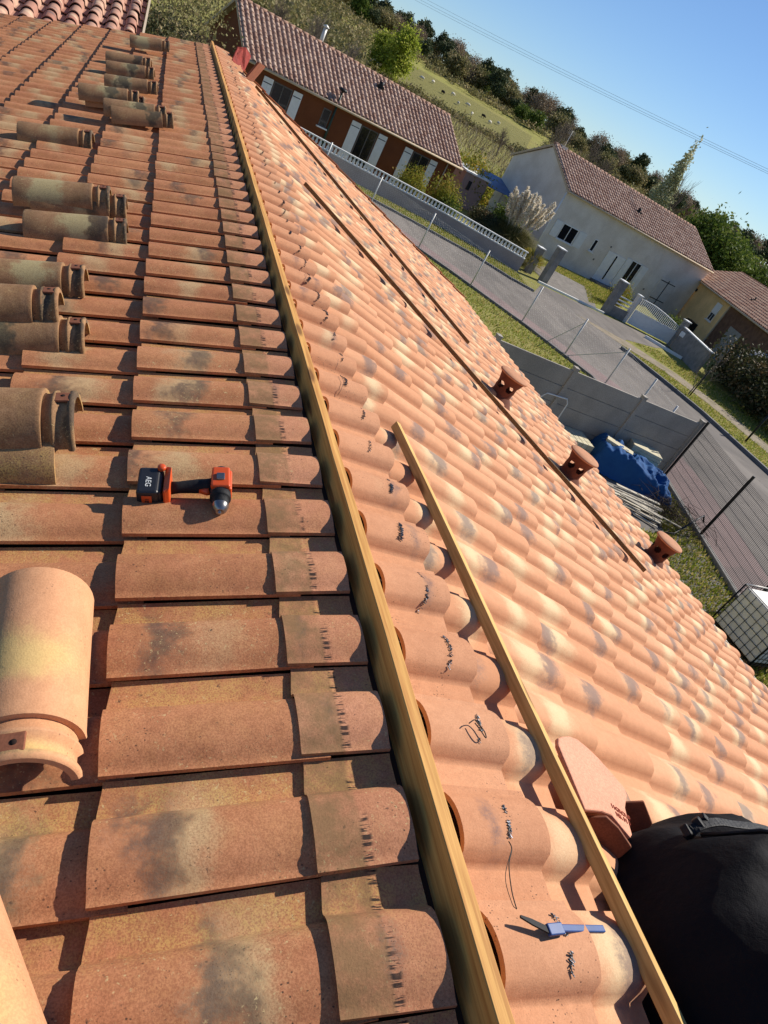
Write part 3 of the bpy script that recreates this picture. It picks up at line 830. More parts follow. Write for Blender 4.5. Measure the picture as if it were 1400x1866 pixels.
mb.prism([(-0.072, -0.058, 0.018), (-0.066, -0.058, 0.018), (-0.052, -0.052, 0.030), (-0.052, 0.050, 0.030), (-0.066, 0.058, 0.018), (-0.072, 0.058, 0.018)], (0, 0, 1), 0.072)
mb.build('battery_shoe', M_or, dr, bevel=0.006, local=True)
mb = MB(); mb.lathe([(0.0, .008), (.011, .008), (.013, .004), (.013, -.004)], (-0.082, 0.050, 0.094), 16); mb.build('release_button', M_or, dr, local=True)
mb = MB(); mb.tube([(-0.058, 0.0, 0.054), (-0.03, 0.004, 0.054), (0.0, 0.008, 0.054), (0.03, 0.010, 0.055), (0.055, 0.010, 0.056), (0.078, 0.008, 0.058)], [0.021, 0.019, 0.021, 0.023, 0.024, 0.028], 16)
mb.build('grip', M_rub, dr, local=True)
mb = MB(); mb.tube([(0.035, -0.010, 0.054), (0.058, -0.016, 0.056), (0.066, -0.015, 0.058)], [0.008, 0.012, 0.012], 10); mb.build('trigger', M_or, dr, local=True)
# motor housing along y, chuck towards the camera (-y)
mb = MB()
prof = [(0.0, 0.082), (0.022, 0.080), (0.029, 0.070), (0.032, 0.05), (0.033, 0.0), (0.033, -0.024), (0.031, -0.034), (0.0, -0.034)]
Rm = Matrix.Rotation(math.radians(90), 3, 'X')
mb.lathe([(r, -z) for r, z in prof][::-1], (0.100, 0.0, 0.060), 28, Matrix.Rotation(math.radians(90), 3, 'X'))
mb.build('motor_housing', M_blk, dr, local=True)
mb = MB()
mb.prism([(0.072, 0.062, 0.076), (0.128, 0.062, 0.076), (0.131, -0.030, 0.076), (0.070, -0.030, 0.076)], (0, 0, 1), 0.021)
mb.prism([(0.118, 0.06, 0.035), (0.135, 0.06, 0.035), (0.135, -0.03, 0.035), (0.118, -0.03, 0.035)], (0, 0, 1), 0.050)
mb.build('housing_shell', M_or, dr, bevel=0.007, local=True, seg=3)
mb = MB(); mb.box((0.100, 0.012, 0.0985), (0.026, 0.030, 0.008)); mb.build('gear_switch', M_steel, dr, bevel=0.003, local=True)
mb = MB()
mb.lathe([(0.030, 0.030), (0.033, 0.036), (0.033, 0.052), (0.030, 0.056), (0.027, 0.057), (0.027, 0.078), (0.0265, 0.082), (0.0, 0.082)], (0.100, 0.0, 0.060), 28, Matrix.Rotation(math.radians(90), 3, 'X'))
mb.build('torque_ring', M_rub, dr, local=True)
mb = MB()
mb.lathe([(0.0265, 0.078), (0.0265, 0.086), (0.0215, 0.100), (0.013, 0.109), (0.011, 0.110), (0.0065, 0.106), (0.0, 0.100)], (0.100, 0.0, 0.060), 28, Matrix.Rotation(math.radians(90), 3, 'X'))
mb.build('chuck', M_steel, dr, local=True)
dr.scale = (0.86, 0.86, 0.86)
dr.location = Lp(0.428, 1.560, 0.036)
dr.rotation_euler = (RL @ Matrix.Rotation(math.radians(-4), 3, 'Z') @ Matrix.Rotation(math.radians(6), 3, 'X')).to_euler()

# battens lying on the right slope
def batten(label, p, q, w, h, mat):
    mb = MB(); rg = random.Random(label); n_ = 14
    a, b = Vector(p), Vector(q); d = (b - a); x = d.normalized().cross(Vector((SA, 0, CA))).normalized(); z = x.cross(d.normalized()).normalized()
    if z.z < 0: z = -z
    vs = []
    for i in range(n_):
        c_ = a + d * (i / (n_ - 1)) + x * (0.006 * math.sin(i * 0.9) * (len(label) % 3 - 1)) + z * 0.002 * math.sin(i * .7)
        for u_, v_ in ((-1, -1), (1, -1), (1, 1), (-1, 1)): vs.append(c_ + x * (u_ * w / 2) + z * (v_ * h / 2))
    fs = [(i * 4 + k, i * 4 + (k + 1) % 4, (i + 1) * 4 + (k + 1) % 4, (i + 1) * 4 + k) for i in range(n_ - 1) for k in range(4)] + [(3, 2, 1, 0), tuple((n_ - 1) * 4 + k for k in range(4))]
    mb.add(vs, fs)
    return tag(mb.build('wood_batten', mat, bevel=0.0015), label, 'wood batten', 'wood battens lying on the right slope')
batten('thick pale batten nearest the ridge board, running down beside the black bag', Rp(0.350, 2.20, 0.118), Rp(0.448, -0.45, 0.118), 0.022, 0.034, M_wood_l)
batten('long dark batten slanting across the middle of the slope past the vent stacks', Rp(0.69, 6.57, 0.103), Rp(3.74, 3.33, 0.103), 0.024, 0.034, M_wood_d)
batten('farthest dark batten slanting down towards the eave beside the gable', Rp(0.66, 11.52, 0.103), Rp(3.06, 6.52, 0.103), 0.024, 0.036, M_wood_d)

# clay ridge end piece half under the batten
ep = empty('ridge_end_piece', (0, 0, 0), 'flat clay ridge end piece with stamped lettering and dark folded flanges beside the bag', 'clay ridge piece')
def rp3(s, y, h): return Rp(s, y, h)
mb = MB()
pl = [(0.525, 0.845), (0.545, 0.872), (0.576, 0.886), (0.62, 0.900), (0.667, 0.905), (0.71, 0.892), (0.754, 0.869), (0.80, 0.83), (0.835, 0.796), (0.825, 0.770), (0.807, 0.757), (0.765, 0.722), (0.735, 0.67), (0.709, 0.62), (0.68, 0.648), (0.649, 0.68), (0.60, 0.68), (0.506, 0.665)]
mb.prism([rp3(s, y, 0.088) for s, y in pl], (SA, 0, CA), 0.014)
plate = mb.build('face_plate', M_clay_pink, ep, bevel=0.004)
fn = Vector((-.6, -.55, .35)).normalized()
mb = MB()
mb.prism([(0.7908, 0.7552, -0.179), (0.8303, 0.7373, -0.1394), (0.8566, 0.6901, -0.1685), (0.8378, 0.6675, -0.2363), (0.8221, 0.6818, -0.2408)][::-1], -fn, 0.014)
mb.build('flange', M_clay, ep, bevel=0.003)
mb = MB()
mb.prism([(0.5676, 0.6796, -0.127), (0.6031, 0.6629, -0.0924), (0.6275, 0.6351, -0.0941), (0.6568, 0.5947, -0.1075), (0.6362, 0.582, -0.1628), (0.6017, 0.6098, -0.1782)][::-1], -fn, 0.014)
mb.build('flange', M_clay, ep, bevel=0.003)
M_ink = simple('ink_print', srgb(150, 66, 44), 0.05, 5, 0.8, bump=0)
def on_right(s, y, h, ang): return Matrix.Translation(Rp(s, y, h)) @ (RR @ Matrix.Rotation(ang, 3, 'Z')).to_4x4()
text_mesh('11GROUF\nNK M 1', 0.020, M_ink, plate, on_right(0.712, 0.690, 0.1033, math.radians(-14)))

# blue pry bar
M_blue = simple('steel_painted_blue', srgb(16, 66, 128), 0.1, 12, 0.5, bump=0.05, spec=0.4)
pb = empty('pry_bar', (0, 0, 0), 'blue pry bar with a black claw tip lying in a tile channel by the bag', 'pry bar')
mb = MB(); mb.bar(Rp(0.138, 0.372, .092), Rp(0.178, 0.375, .099), 0.020, 0.009, (SA, 0, CA)); mb.bar(Rp(0.174, 0.375, .098), Rp(0.31, 0.380, .112), 0.013, 0.009, (SA, 0, CA))
mb.build('shaft', M_blue, pb, bevel=0.002)
mb = MB(); mb.prism([Rp(0.140, 0.366, .090), Rp(0.140, 0.378, .090), Rp(0.108, 0.390, .083), Rp(0.085, 0.396, .078), Rp(0.083, 0.392, .078), Rp(0.106, 0.380, .083)], (0, 0, 1), 0.004); mb.build('claw', M_rub, pb)

# black bag
M_bag = Mat('fabric_black', 0.8, 0, 0.15)
co = M_bag.coord(); nn = M_bag.noise(co, 5, 5, 0.6); ff = M_bag.noise(co, 400, 2, 0.6)
M_bag.color(M_bag.mix(nn, srgb(9, 8, 11), srgb(17, 15, 19)))
M_bag.bump(M_bag.math('ADD', nn, M_bag.math('MULTIPLY', ff, 0.08)), 0.6, 0.03); M_bag = M_bag.m
M_strap = simple('strap_black', srgb(22, 22, 25), 0.1, 60, 0.6, bump=0.3, stretch=(1, 1, 1))
M_zip = simple('zip_grey', srgb(96, 96, 100), 0.1, 80, 0.4, metal=0.4, bump=0.3)
from mathutils import noise as mnoise
bag = empty('black_bag', Rp(1.2, 0.2, 0.05), 'slumped black cloth tool bag with straps and zip in the lower right corner', 'bag')
def bag_h(s, y):
    """height of the cloth above the tiles"""
    # outline in slope coordinates
    cx, cy = 1.07, 0.05
    ex_, ey = 0.62, 0.68
    dx, dy = (s - cx) / ex_, (y - cy) / ey
    r = (abs(dx) ** 2.4 + abs(dy) ** 2.4) ** (1 / 2.4) + 0.06 * abs(mnoise.noise(Vector((s * 4.2, y * 4.2, 5))))
    h = max(0.0, 1 - r ** 5.0) ** 0.6
    p = Vector((s, y, 0))
    f = 0.12 * mnoise.noise(p * 3.1 + Vector((3, 1, 0))) + 0.09 * (1 - 2.2 * abs(mnoise.noise(Vector((s * 3.4 + y, y * 5.5 - s, 9))))) + 0.03 * mnoise.noise(p * 12)
    ridge = 0.030 * (1 - abs(mnoise.noise(Vector((s * 4 + y * 6, y * 3 - s * 3, 1.7)))) * 3)
    return h * (0.30 + 0.08 * max(0, 1 - (s - .6) / .6) + f + ridge)
n1, n2 = 130, 120; vs = []; fs = []
for i in range(n1):
    for k in range(n2):
        s_ = 0.40 + 1.62 * i / (n1 - 1); y_ = -0.68 + 1.52 * k / (n2 - 1)
        h_ = bag_h(s_, y_)
        vs.append(Rp(s_, y_ , 0.045 + h_))
for i in range(n1 - 1):
    for k in range(n2 - 1): fs.append((i * n2 + k, (i + 1) * n2 + k, (i + 1) * n2 + k + 1, i * n2 + k + 1))
# drop the flat skirt outside the outline
keep = [f for f in fs if any(bag_h(0.40 + 1.62 * (q // n2) / (n1 - 1), -0.68 + 1.52 * (q % n2) / (n2 - 1)) > 0.001 for q in f)]
mb = MB(); mb.add(vs, keep, True); mb.build('bag_body', M_bag, bag)
def onbag(s, y, d=0.0): return Rp(s, y, 0.05 + bag_h(s, y) + d)
for off in (0, 0.022, 0.048):
    mb = MB(); mb.tube([onbag(0.70 + off * .8 + 0.03 * math.sin(t * 4), 0.56 - 0.30 * t, 0.006 + 0.012 * math.sin(t * 3)) for t in np.linspace(0, 1, 14)], 0.0045, 6)
    mb.build('strap', M_strap, bag)
mb = MB()
P0 = smooth_path([onbag(.68, .56, .0), onbag(.69, .575, .05), onbag(.74, .58, .065), onbag(.80, .575, .05), onbag(.90, .56, .022), onbag(1.02, .52, .008)], 5)
for k in range(len(P0) - 1): mb.bar(P0[k], P0[k + 1] + (P0[k + 1] - P0[k]) * .15, 0.024, 0.005, (SA, 0.2, CA))
mb.build('handle', M_strap, bag, bevel=0.002)
for k in range(3):
    mb = MB(); mb.box(onbag(.68 + .022 * k, .575 + .008 * k, .045 + .008 * k), (0.020, 0.028, 0.020), RR @ Matrix.Rotation(0.5 * k, 3, 'Z')); mb.build('buckle', M_strap, bag, bevel=0.004)
mb = MB(); mb.tube([onbag(0.80 + 0.5 * t, 0.36 + 0.06 * math.sin(t * 4), 0.002) for t in np.linspace(0, 1, 20)], 0.0025, 5); mb.build('zip', M_strap, bag)
mb = MB(); mb.prism([onbag(.82, .54, .012), onbag(.89, .535, .014), onbag(.93, .51, .012), onbag(.91, .47, .008), onbag(.84, .48, .008)], (SA, 0, CA), 0.008); mb.build('pocket_flap', simple('nylon_sheen', srgb(44, 44, 48), .2, 20, .3, bump=.2), bag, bevel=0.004)

# loose tiles leaning at the far gable
mb = MB(); mb.prism([Rp(0.42, 11.15, .09), Rp(0.60, 11.75, .09), Rp(0.62, 11.80, .36), Rp(0.44, 11.20, .36)], (1, -.3, 0.2), 0.03)
tag(mb.build('loose_clay_tile', M_clay, bevel=0.004), 'brown clay tile standing on edge at the top of the far gable', 'roof tile')
mb = MB(); mb.prism([Rp(0.28, 12.1, .08), Rp(0.52, 12.3, .08), Rp(0.50, 12.5, .30), Rp(0.36, 12.35, .34), Rp(0.26, 12.3, .26)], (.6, -.6, 0.1), 0.02)
tag(mb.build('red_cloth_bundle', simple('cloth_red', srgb(150, 58, 48), 0.2, 12, 0.8, bump=0.6, dist=0.03), bevel=0.02), 'dark red bundle leaning behind the brown tile at the far gable', 'cloth bundle')
# ================================================================== BUILDINGS
M_white = simple('paint_white', srgb(226, 226, 222), 0.04, 4, 0.6, bump=0.05)
M_glass = Mat('window_glass', 0.08, 0, 0.6); M_glass.color(srgb(26, 28, 32)); M_glass = M_glass.m
M_dark = simple('metal_black', srgb(30, 31, 33), 0.1, 20, 0.5, metal=0.3, bump=0.05)
M_rust = simple('render_rust', srgb(120, 68, 38), 0.08, 1.2, 0.9, bump=0.2, fine=40, dist=0.004)
M_pale = simple('render_pale_grey', srgb(234, 226, 214), 0.05, 0.8, 0.9, bump=0.2, fine=40, dist=0.004, c2=srgb(218, 208, 194))
M_yell = simple('render_yellow', srgb(250, 212, 150), 0.08, 1.0, 0.9, bump=0.2, fine=40, dist=0.004)
M_beam = simple('eave_wood_dark', srgb(84, 60, 42), 0.15, 5, 0.8)
M_soffit = simple('soffit_beige', srgb(190, 172, 146), 0.06, 3, 0.8)

# lower wing behind the far gable: canal tiles running towards the camera
wing = empty('neighbouring_house', (-4, 16, G), 'lower house beyond the far gable with round pink grey canal tiles at top left', 'house')
el2 = math.radians(12)
d2 = Vector((-0.0239 * math.cos(el2), math.cos(el2), math.sin(el2))).normalized()
A2_ = Vector((-1, 0, 0)); N2_ = d2.cross(Vector((1, 0, 0))) * -1
if N2_.z < 0: N2_ = -N2_
V0 = Vector((-0.905, 12.25, -0.97))
Otop = V0 + d2 * 8.6
ed = [0.31 + 0.345 * k for k in range(25)]
tiles('roof_slope', M_far3, wing, Otop, A2_, -d2, N2_, 0.0, 22, 0.262, ed, [e - 0.40 for e in ed], H=0.105, nu=14, nv=2, lift=0.035, seed=21, jit=3.0)
mb = MB(); q = [Otop, Otop + A2_ * 5.8, Otop + A2_ * 5.8 - d2 * 8.75, Otop - d2 * 8.75]
mb.prism([p - N2_ * 0.03 for p in q], -N2_, 0.1); mb.build('roof_deck', M_deck, wing)
mb = MB(); mb.bar(Otop + Vector((0.03, 0, 0.0)), Otop - d2 * 8.75 + Vector((0.03, 0, 0.0)), 0.035, 0.20); mb.build('verge_board', M_soffit, wing)
mb = MB()
a_ = Otop - d2 * 8.6
mb.prism([(-1.1, a_.y + .3, G), (-1.1, Otop.y, G), (-1.1, Otop.y, Otop.z - .25), (-1.1, a_.y + .3, a_.z - .2)], (-1, 0, 0), 5.2); mb.build('wall', M_pale, wing)

class House:
    def __init__(s, name, label, A, B, depth, eave, rise, wallmat, tilemat, over=0.28, gable=0.3, z0=0.0):
        s.A = Vector((A[0], A[1], G + z0)); B = Vector((B[0], B[1], G + z0))
        s.u = (B - s.A).normalized(); s.n = Vector((-s.u.y, s.u.x, 0)); s.L = (B - s.A).length
        s.root = empty(name, s.A, label, 'house'); s.depth, s.eave, s.rise = depth, eave, rise
        rb = rise
        mb = MB()
        P = s.P
        h2 = depth / 2; top = eave + rb * (h2 / (h2 + over)) - 0.06
        eb = eave - 0.02
        pr = [P(0, 0, -.1), P(0, depth, -.1), P(0, depth, eb), P(0, h2, top), P(0, 0, eb)]
        mb.prism(pr, s.u, s.L)
        s.wall = mb.build('wall', wallmat, s.root)
        # roof slabs and tiles
        slope = math.atan2(rb, h2 + over)
        ln = (h2 + over) / math.cos(slope)
        k = max(3, round(ln / 0.36)); g = ln / k
        ed = [g * (i + 1) for i in range(k)]
        O = P(-gable, h2, eave + rb + .02)
        D = -s.n * math.cos(slope) - Vector((0, 0, math.sin(slope))); N = -s.n * math.sin(slope) + Vector((0, 0, math.cos(slope)))
        nc = int((s.L + 2 * gable) / 0.30)
        tiles('roof_slope', tilemat, s.root, O, s.u, D, N, 0, nc, (s.L + 2 * gable) / nc, ed, [e - g - .03 for e in ed], H=0.10, nu=10, nv=1, lift=0.035, seed=int(abs(A[0]) * 7), jit=1.5)
        D2 = s.n * math.cos(slope) - Vector((0, 0, math.sin(slope))); N2 = s.n * math.sin(slope) + Vector((0, 0, math.cos(slope)))
        mb = MB()
        for D_, N_ in ((D, N), (D2, N2)):
            q = [O - N_ * .02, O + s.u * (s.L + 2 * gable) - N_ * .02, O + s.u * (s.L + 2 * gable) + D_ * ln - N_ * .02, O + D_ * ln - N_ * .02]
            mb.prism(q, -N_, 0.09)
        mb.build('roof_deck', M_soffit, s.root)
        mb = MB()
        for i in range(int((s.L + 2 * gable) / 0.42)):
            a = -gable + 0.42 * i
            mb.tube([P(a, h2, eave + rb + .05), P(a + .43, h2, eave + rb + .065)], [0.09, 0.11], 10)
        mb.build('ridge_cap', tilemat, s.root)
        # gutter
        mb = MB(); mb.tube([P(-gable, -over - .05, eave - .02), P(s.L + gable, -over - .05, eave - .02)], 0.06, 8); s.gut = mb.build('gutter', M_soffit, s.root)
        for a in (-gable + .01, s.L + gable - .04):
            mb = MB()
            mb.prism([P(a, -over, eave - .16), P(a, h2, eave + rb - .16), P(a, depth + over, eave - .16), P(a, depth + over, eave - .02), P(a, h2, eave + rb - .02), P(a, -over, eave - .02)], s.u, 0.03)
            mb.build('barge_board', M_soffit, s.root)
        s.slope = slope
    def P(s, a, d, z): return s.A + s.u * a + s.n * d + Vector((0, 0, z))
    def boxp(s, a0, a1, d0, d1, z0, z1, mb=None):
        mb = mb or MB(); q = [s.P(a0, d0, z0), s.P(a1, d0, z0), s.P(a1, d1, z0), s.P(a0, d1, z0)]
        return mb.prism(q, (0, 0, 1), z1 - z0)
    def window(s, a0, a1, z0, z1, panes=2, frame=M_white, bars=0):
        mb = MB(); f = 0.055
        s.boxp(a0, a1, -.03, .02, z0, z0 + f, mb); s.boxp(a0, a1, -.03, .02, z1 - f, z1, mb)
        for i in range(panes + 1):
            a = a0 + (a1 - a0 - f) * i / panes; s.boxp(a, a + f, -.027, .02, z0 + f, z1 - f, mb)
        for i in range(bars):
            z = z0 + (z1 - z0) * (i + 1) / (bars + 1); s.boxp(a0 + f, a1 - f, -.022, .02, z - .012, z + .012, mb)
        w = mb.build('window', frame, s.root)
        mb = MB(); s.boxp(a0 + f, a1 - f, -.012, .012, z0 + f, z1 - f, mb); mb.build('pane', M_glass, w)
        if z0 > .4:
            mb = MB(); s.boxp(a0 - .08, a1 + .08, -.12, .0, z0 - .07, z0 - .004, mb); mb.build('sill', M_white, w)
        return w
    def shutter(s, a0, a1, z0, z1, mat=M_white, hinge=True):
        mb = MB(); n_ = max(3, int((a1 - a0) / 0.11))
        for i in range(n_):
            a = a0 + (a1 - a0) * i / n_; s.boxp(a + .003, a + (a1 - a0) / n_ - .003, -.055, -.02, z0, z1, mb)
        s.boxp(a0, a1, -.035, -.015, z0 + .02, z1 - .02, mb)
        w = mb.build('shutter', mat, s.root)
        if hinge:
            for z in (z0 + .25, z1 - .25):
                mb = MB(); s.boxp(a0 + .01, a1 - .05, -.066, -.056, z - .02, z + .02, mb); mb.build('hinge', M_dark, w)
        return w

H1 = House('rust_house', 'long rust coloured bungalow with white shutters behind the white balustrade wall', (3.6, 40.85), (17.35, 44.15), 7.0, 2.62, 2.0, M_rust, M_far)
M_frame = simple('frame_grey_brown', srgb(96, 90, 84), .05, 5, .6)
z0 = 0.08
for a0, a1, w0, w1 in ((1.02, 1.55, 1.60, 2.68), (6.46, 7.06, 7.12, 8.26), (10.25, 10.82, 10.9, 12.15)):
    H1.shutter(a0, a1, z0, 2.30); H1.window(w0, w1, z0, 2.28, 2, frame=M_frame)
H1.shutter(2.74, 3.26, z0, 2.30); H1.shutter(8.32, 8.90, z0, 2.30); H1.shutter(12.22, 12.76, z0, 2.30)
H1.window(4.62, 5.12, 1.30, 2.22, 1, frame=M_frame)
mb = MB(); mb.tube([H1.P(13.45, -.08, 2.5), H1.P(13.45, -.08, 0)], 0.04, 8); mb.build('downpipe', M_soffit, H1.root)
mb = MB(); c = H1.P(4.9, 3.9, 4.3); mb.tube([c, c + Vector((0, 0, 1.15))], 0.11, 12); mb.lathe([(.17, 0), (.19, .04), (.02, .14)], c + Vector((0, 0, 1.15)), 12); mb.build('chimney', M_zinc, H1.root)
mb = MB(); c = H1.P(8.6, 2.5, 4.18); mb.tube([c, c + Vector((0, 0, .35))], [0.12, .16], 10); mb.box(c + Vector((0, 0, .1)), (.4, .3, .1)); mb.build('roof_vent', M_dark, H1.root)

H2 = House('white_house', 'tall white rendered house with windows set low and a brown tile roof', (25.75, 45.2), (42.0, 47.2), 8.0, 4.42, 1.95, M_pale, M_far, over=0.3, gable=0.12)
H2.window(1.17, 2.67, 1.52, 2.60, 2); H2.shutter(0.45, 1.08, 1.5, 2.6, hinge=False); H2.shutter(2.78, 3.50, 1.5, 2.6, hinge=False)
H2.window(4.36, 4.74, 1.74, 2.62, 1)
mb = MB(); H2.boxp(6.1, 8.0, -.04, .0, .05, 2.35, mb); dd = mb.build('door', M_white, H2.root, bevel=.01)
mb = MB(); H2.boxp(6.98, 7.12, -.052, -.042, .4, 2.25, mb); mb.build('pane', M_glass, dd)
mb = MB(); H2.boxp(6.0, 8.1, -.9, 0, 0, .17, mb); mb.build('doorstep', M_conc_d, H2.root)
H2.window(8.66, 9.76, 0.2, 2.52, 2); H2.shutter(8.05, 8.6, .2, 2.5, hinge=False); H2.shutter(9.84, 10.5, .2, 2.5, hinge=False)
s_ = H2.shutter(12.3, 13.22, .05, 2.45, mat=M_pale, hinge=False); s_ = H2.shutter(13.24, 14.15, .05, 2.45, mat=M_pale, hinge=False)
mb = MB()
H2.boxp(12.35, 13.2, -.07, -.056, 2.2, 2.26, mb); H2.boxp(13.26, 14.1, -.07, -.056, 2.2, 2.26, mb); H2.boxp(12.35, 13.2, -.07, -.056, .75, .81, mb); H2.boxp(13.26, 14.1, -.07, -.056, .75, .81, mb); H2.boxp(13.19, 13.27, -.07, -.056, .1, 2.4, mb)
mb.build('door_hinge', M_dark, s_)
mb = MB(); mb.tube([H2.P(-.05, -.06, 4.3), H2.P(-.05, -.06, 0)], 0.045, 8); mb.build('downpipe', M_white, H2.root)
mb = MB(); c = H2.P(0.8, 4.0, 6.3); mb.box(c + Vector((0, 0, .12)), (.5, .4, .3)); mb.build('chimney', M_pale, H2.root)
mb = MB(); mb.tube([c, c + Vector((0, 0, 1.3))], .02, 6)
for k in range(4): mb.bar(c + Vector((-.3, 0, 1.3 - .08 * k)), c + Vector((.3, 0, 1.3 - .08 * k)), .012, .012)
mb.build('aerial', M_zinc, H2.root)
mb = MB(); c = H2.P(8.0, 1.7, 5.35); mb.box(c, (.4, .4, .25)); mb.tube([c, c + Vector((0, 0, .35))], .12, 8); mb.build('roof_vent', M_dark, H2.root)
mb = MB()
for (a, z) in ((5.2, 1.3), (6.0, 2.55), (11.3, 1.0)): H2.boxp(a, a + .12, -.03, 0, z, z + .12, mb)
mb.build('wall_grille', M_conc_d, H2.root)

H3 = House('yellow_house', 'low yellow house with a long pinkish tile roof beside the white house', (43.3, 50.6), (37.0, 31.5), 8.0, 3.42, 1.9, M_yell, M_far2, over=0.3)
H3.window(8.05, 8.95, 1.62, 2.25, 2)
mb = MB(); H3.boxp(8.03, 8.97, -.06, .0, 2.25, 3.0, mb); mb.build('roller_shutter', M_white, H3.root)
mb = MB(); H3.boxp(3.4, 3.62, -.12, 0, 2.6, 2.85, mb); mb.build('wall_lamp', M_dark, H3.root, bevel=.02)
mb = MB(); H3.boxp(10.0, 10.14, -.10, -.0, 0, 3.36, mb); mb.build('corner_post', M_soffit, H3.root)
mb = MB(); H3.boxp(10.15, 19.9, -.03, .0, 0, 3.3, mb); mb.build('porch_wall', simple('porch_brown_shaded', srgb(112, 84, 66), .2, 3, .9), H3.root)  # flat brown slab; the shade of the recessed porch is in its colour
mb = MB(); H3.boxp(12.0, 14.0, -.06, -.03, .0, 2.3, mb); mb.build('garage_door', simple('door_dull', srgb(150, 148, 140), .1, 3, .7), H3.root)
mb = MB(); H3.boxp(6.3, 7.6, -.5, 0, 0, .9, mb); mb.build('air_unit', M_dark, H3.root, bevel=.03)
mb = MB(); c = H3.P(9.2, 1.6, 4.3); mb.box(c, (.5, .25, .12)); mb.tube([c, c + Vector((0, 0, .3))], .06, 6); mb.build('roof_vent', M_dark, H3.root)

# outbuilding between the two houses
M_pinkr = simple('render_pinkish', srgb(182, 152, 140), 0.06, 1.5, 0.9, fine=40, bump=0.2, dist=0.004)
shed = empty('garden_shed', (21.6, 49.5, G), 'small pinkish outbuilding with a blue lean-to sheet between the two houses', 'shed')
mb = MB(); mb.prism([(20.2, 49.0, G), (22.4, 49.6, G), (21.8, 52.2, G), (19.6, 51.6, G)], (0, 0, 1), 2.25); sw_ = mb.build('wall', M_pinkr, shed)
mb = MB(); mb.prism([(20.1, 48.85, G + 2.25), (22.5, 49.5, G + 2.25), (21.9, 52.4, G + 2.35), (19.5, 51.7, G + 2.35)], (0, 0, 1), .10); mb.build('coping', M_white, shed)
mb = MB(); mb.prism([(20.75, 49.13, G + 1.2), (21.05, 49.21, G + 1.2), (21.05, 49.21, G + 1.8), (20.75, 49.13, G + 1.8)], (.27, -1, 0), .02); mb.build('window', M_glass, shed)
mb = MB(); mb.prism([(22.45, 49.6, G + 2.0), (25.6, 50.4, G + 2.0), (24.9, 53.2, G + 2.6), (21.9, 52.4, G + 2.6)], (0, 0, 1), .05); mb.build('blue_sheet', simple('sheet_blue', srgb(96, 122, 160), .1, 2, .5), shed)
mb = MB()
for p in ((25.4, 50.4), (24.0, 50.05)):
    mb = MB(); mb.tube([(p[0], p[1], G), (p[0], p[1], G + 2.0)], .05, 6); mb.build('post', M_soffit, shed)

# ================================================================== STREET SIDE
# balustrade wall in front of the rust house
pw = [(1.5, 40.0), (6.6, 39.35), (11.0, 38.55), (15.4, 37.75), (20.05, 35.75)]
M_lilac = simple('render_lilac_grey', srgb(176, 162, 158), 0.08, 0.8, 0.9, fine=30, bump=0.2, dist=0.005)
bw = empty('balustrade_wall', (1.5, 40.0, G), 'low grey wall topped by a white balustrade along the far side of the street', 'garden wall')
mb = MB()
for a, b in zip(pw[:-1], pw[1:]): mb.bar((a[0], a[1], G + .33), (b[0], b[1], G + .33), .20, .76)
mb.build('wall', M_lilac, bw)
mb = MB(); mb2 = MB()
for a, b in zip(pw[:-1], pw[1:]):
    mb.bar((a[0], a[1], G + .745), (b[0], b[1], G + .745), .22, .05); mb.bar((a[0], a[1], G + 1.10), (b[0], b[1], G + 1.10), .17, .06)
mb.build('rail', M_white, bw)
tot = []
for a, b in zip(pw[:-1], pw[1:]):
    A_, B_ = Vector((a[0], a[1], G)), Vector((b[0], b[1], G)); n_ = int((B_ - A_).length / .21)
    tot += [A_ + (B_ - A_) * ((i + .5) / n_) for i in range(n_)]
proto = MB(); proto.lathe([(.055, .77), (.045, .80), (.075, .88), (.055, .96), (.04, 1.02), (.055, 1.07)], (0, 0, 0), 8); pb_ = None
for i, p in enumerate(tot):
    if pb_ is None:
        pb_ = proto.build('baluster', M_white, bw, local=True); ob = pb_
    else:
        ob = pb_.copy(); COL.objects.link(ob); ob.parent = bw
    ob.location = p - bw.location
print('balusters', len(tot))
def pillar(label, x, y, h, w, mat=M_conc, cap=True, grp=None):
    r = empty('gate_pillar', (x, y, G), label, 'pillar', grp)
    mb = MB(); mb.box((0, 0, h / 2 - .05), (w, w, h + .1), Matrix.Rotation(.1, 3, 'Z')); mb.build('shaft', mat, r, local=True)
    if cap: mb = MB(); mb.box((0, 0, h + .03), (w + .08, w + .08, .06), Matrix.Rotation(.1, 3, 'Z')); mb.build('cap', M_white, r, local=True, bevel=.01)
    return r
pillar('grey gate pillar nearest the pampas grass, white cap', 21.9, 35.9, 2.05, .42)
pillar('short grey pillar just behind the one by the pampas grass', 21.25, 36.8, 1.5, .36)
pillar('grey gate pillar with white cap right of the grass strip of the white house', 26.75, 35.75, 2.05, .42)
mb = MB(); mb.bar((21.3, 35.3, G + .05), (26.4, 35.3, G + .05), .14, .12); tag(mb.build('gate_rail', M_white), 'low white sill rail across the driveway between two grey pillars', 'gate rail')
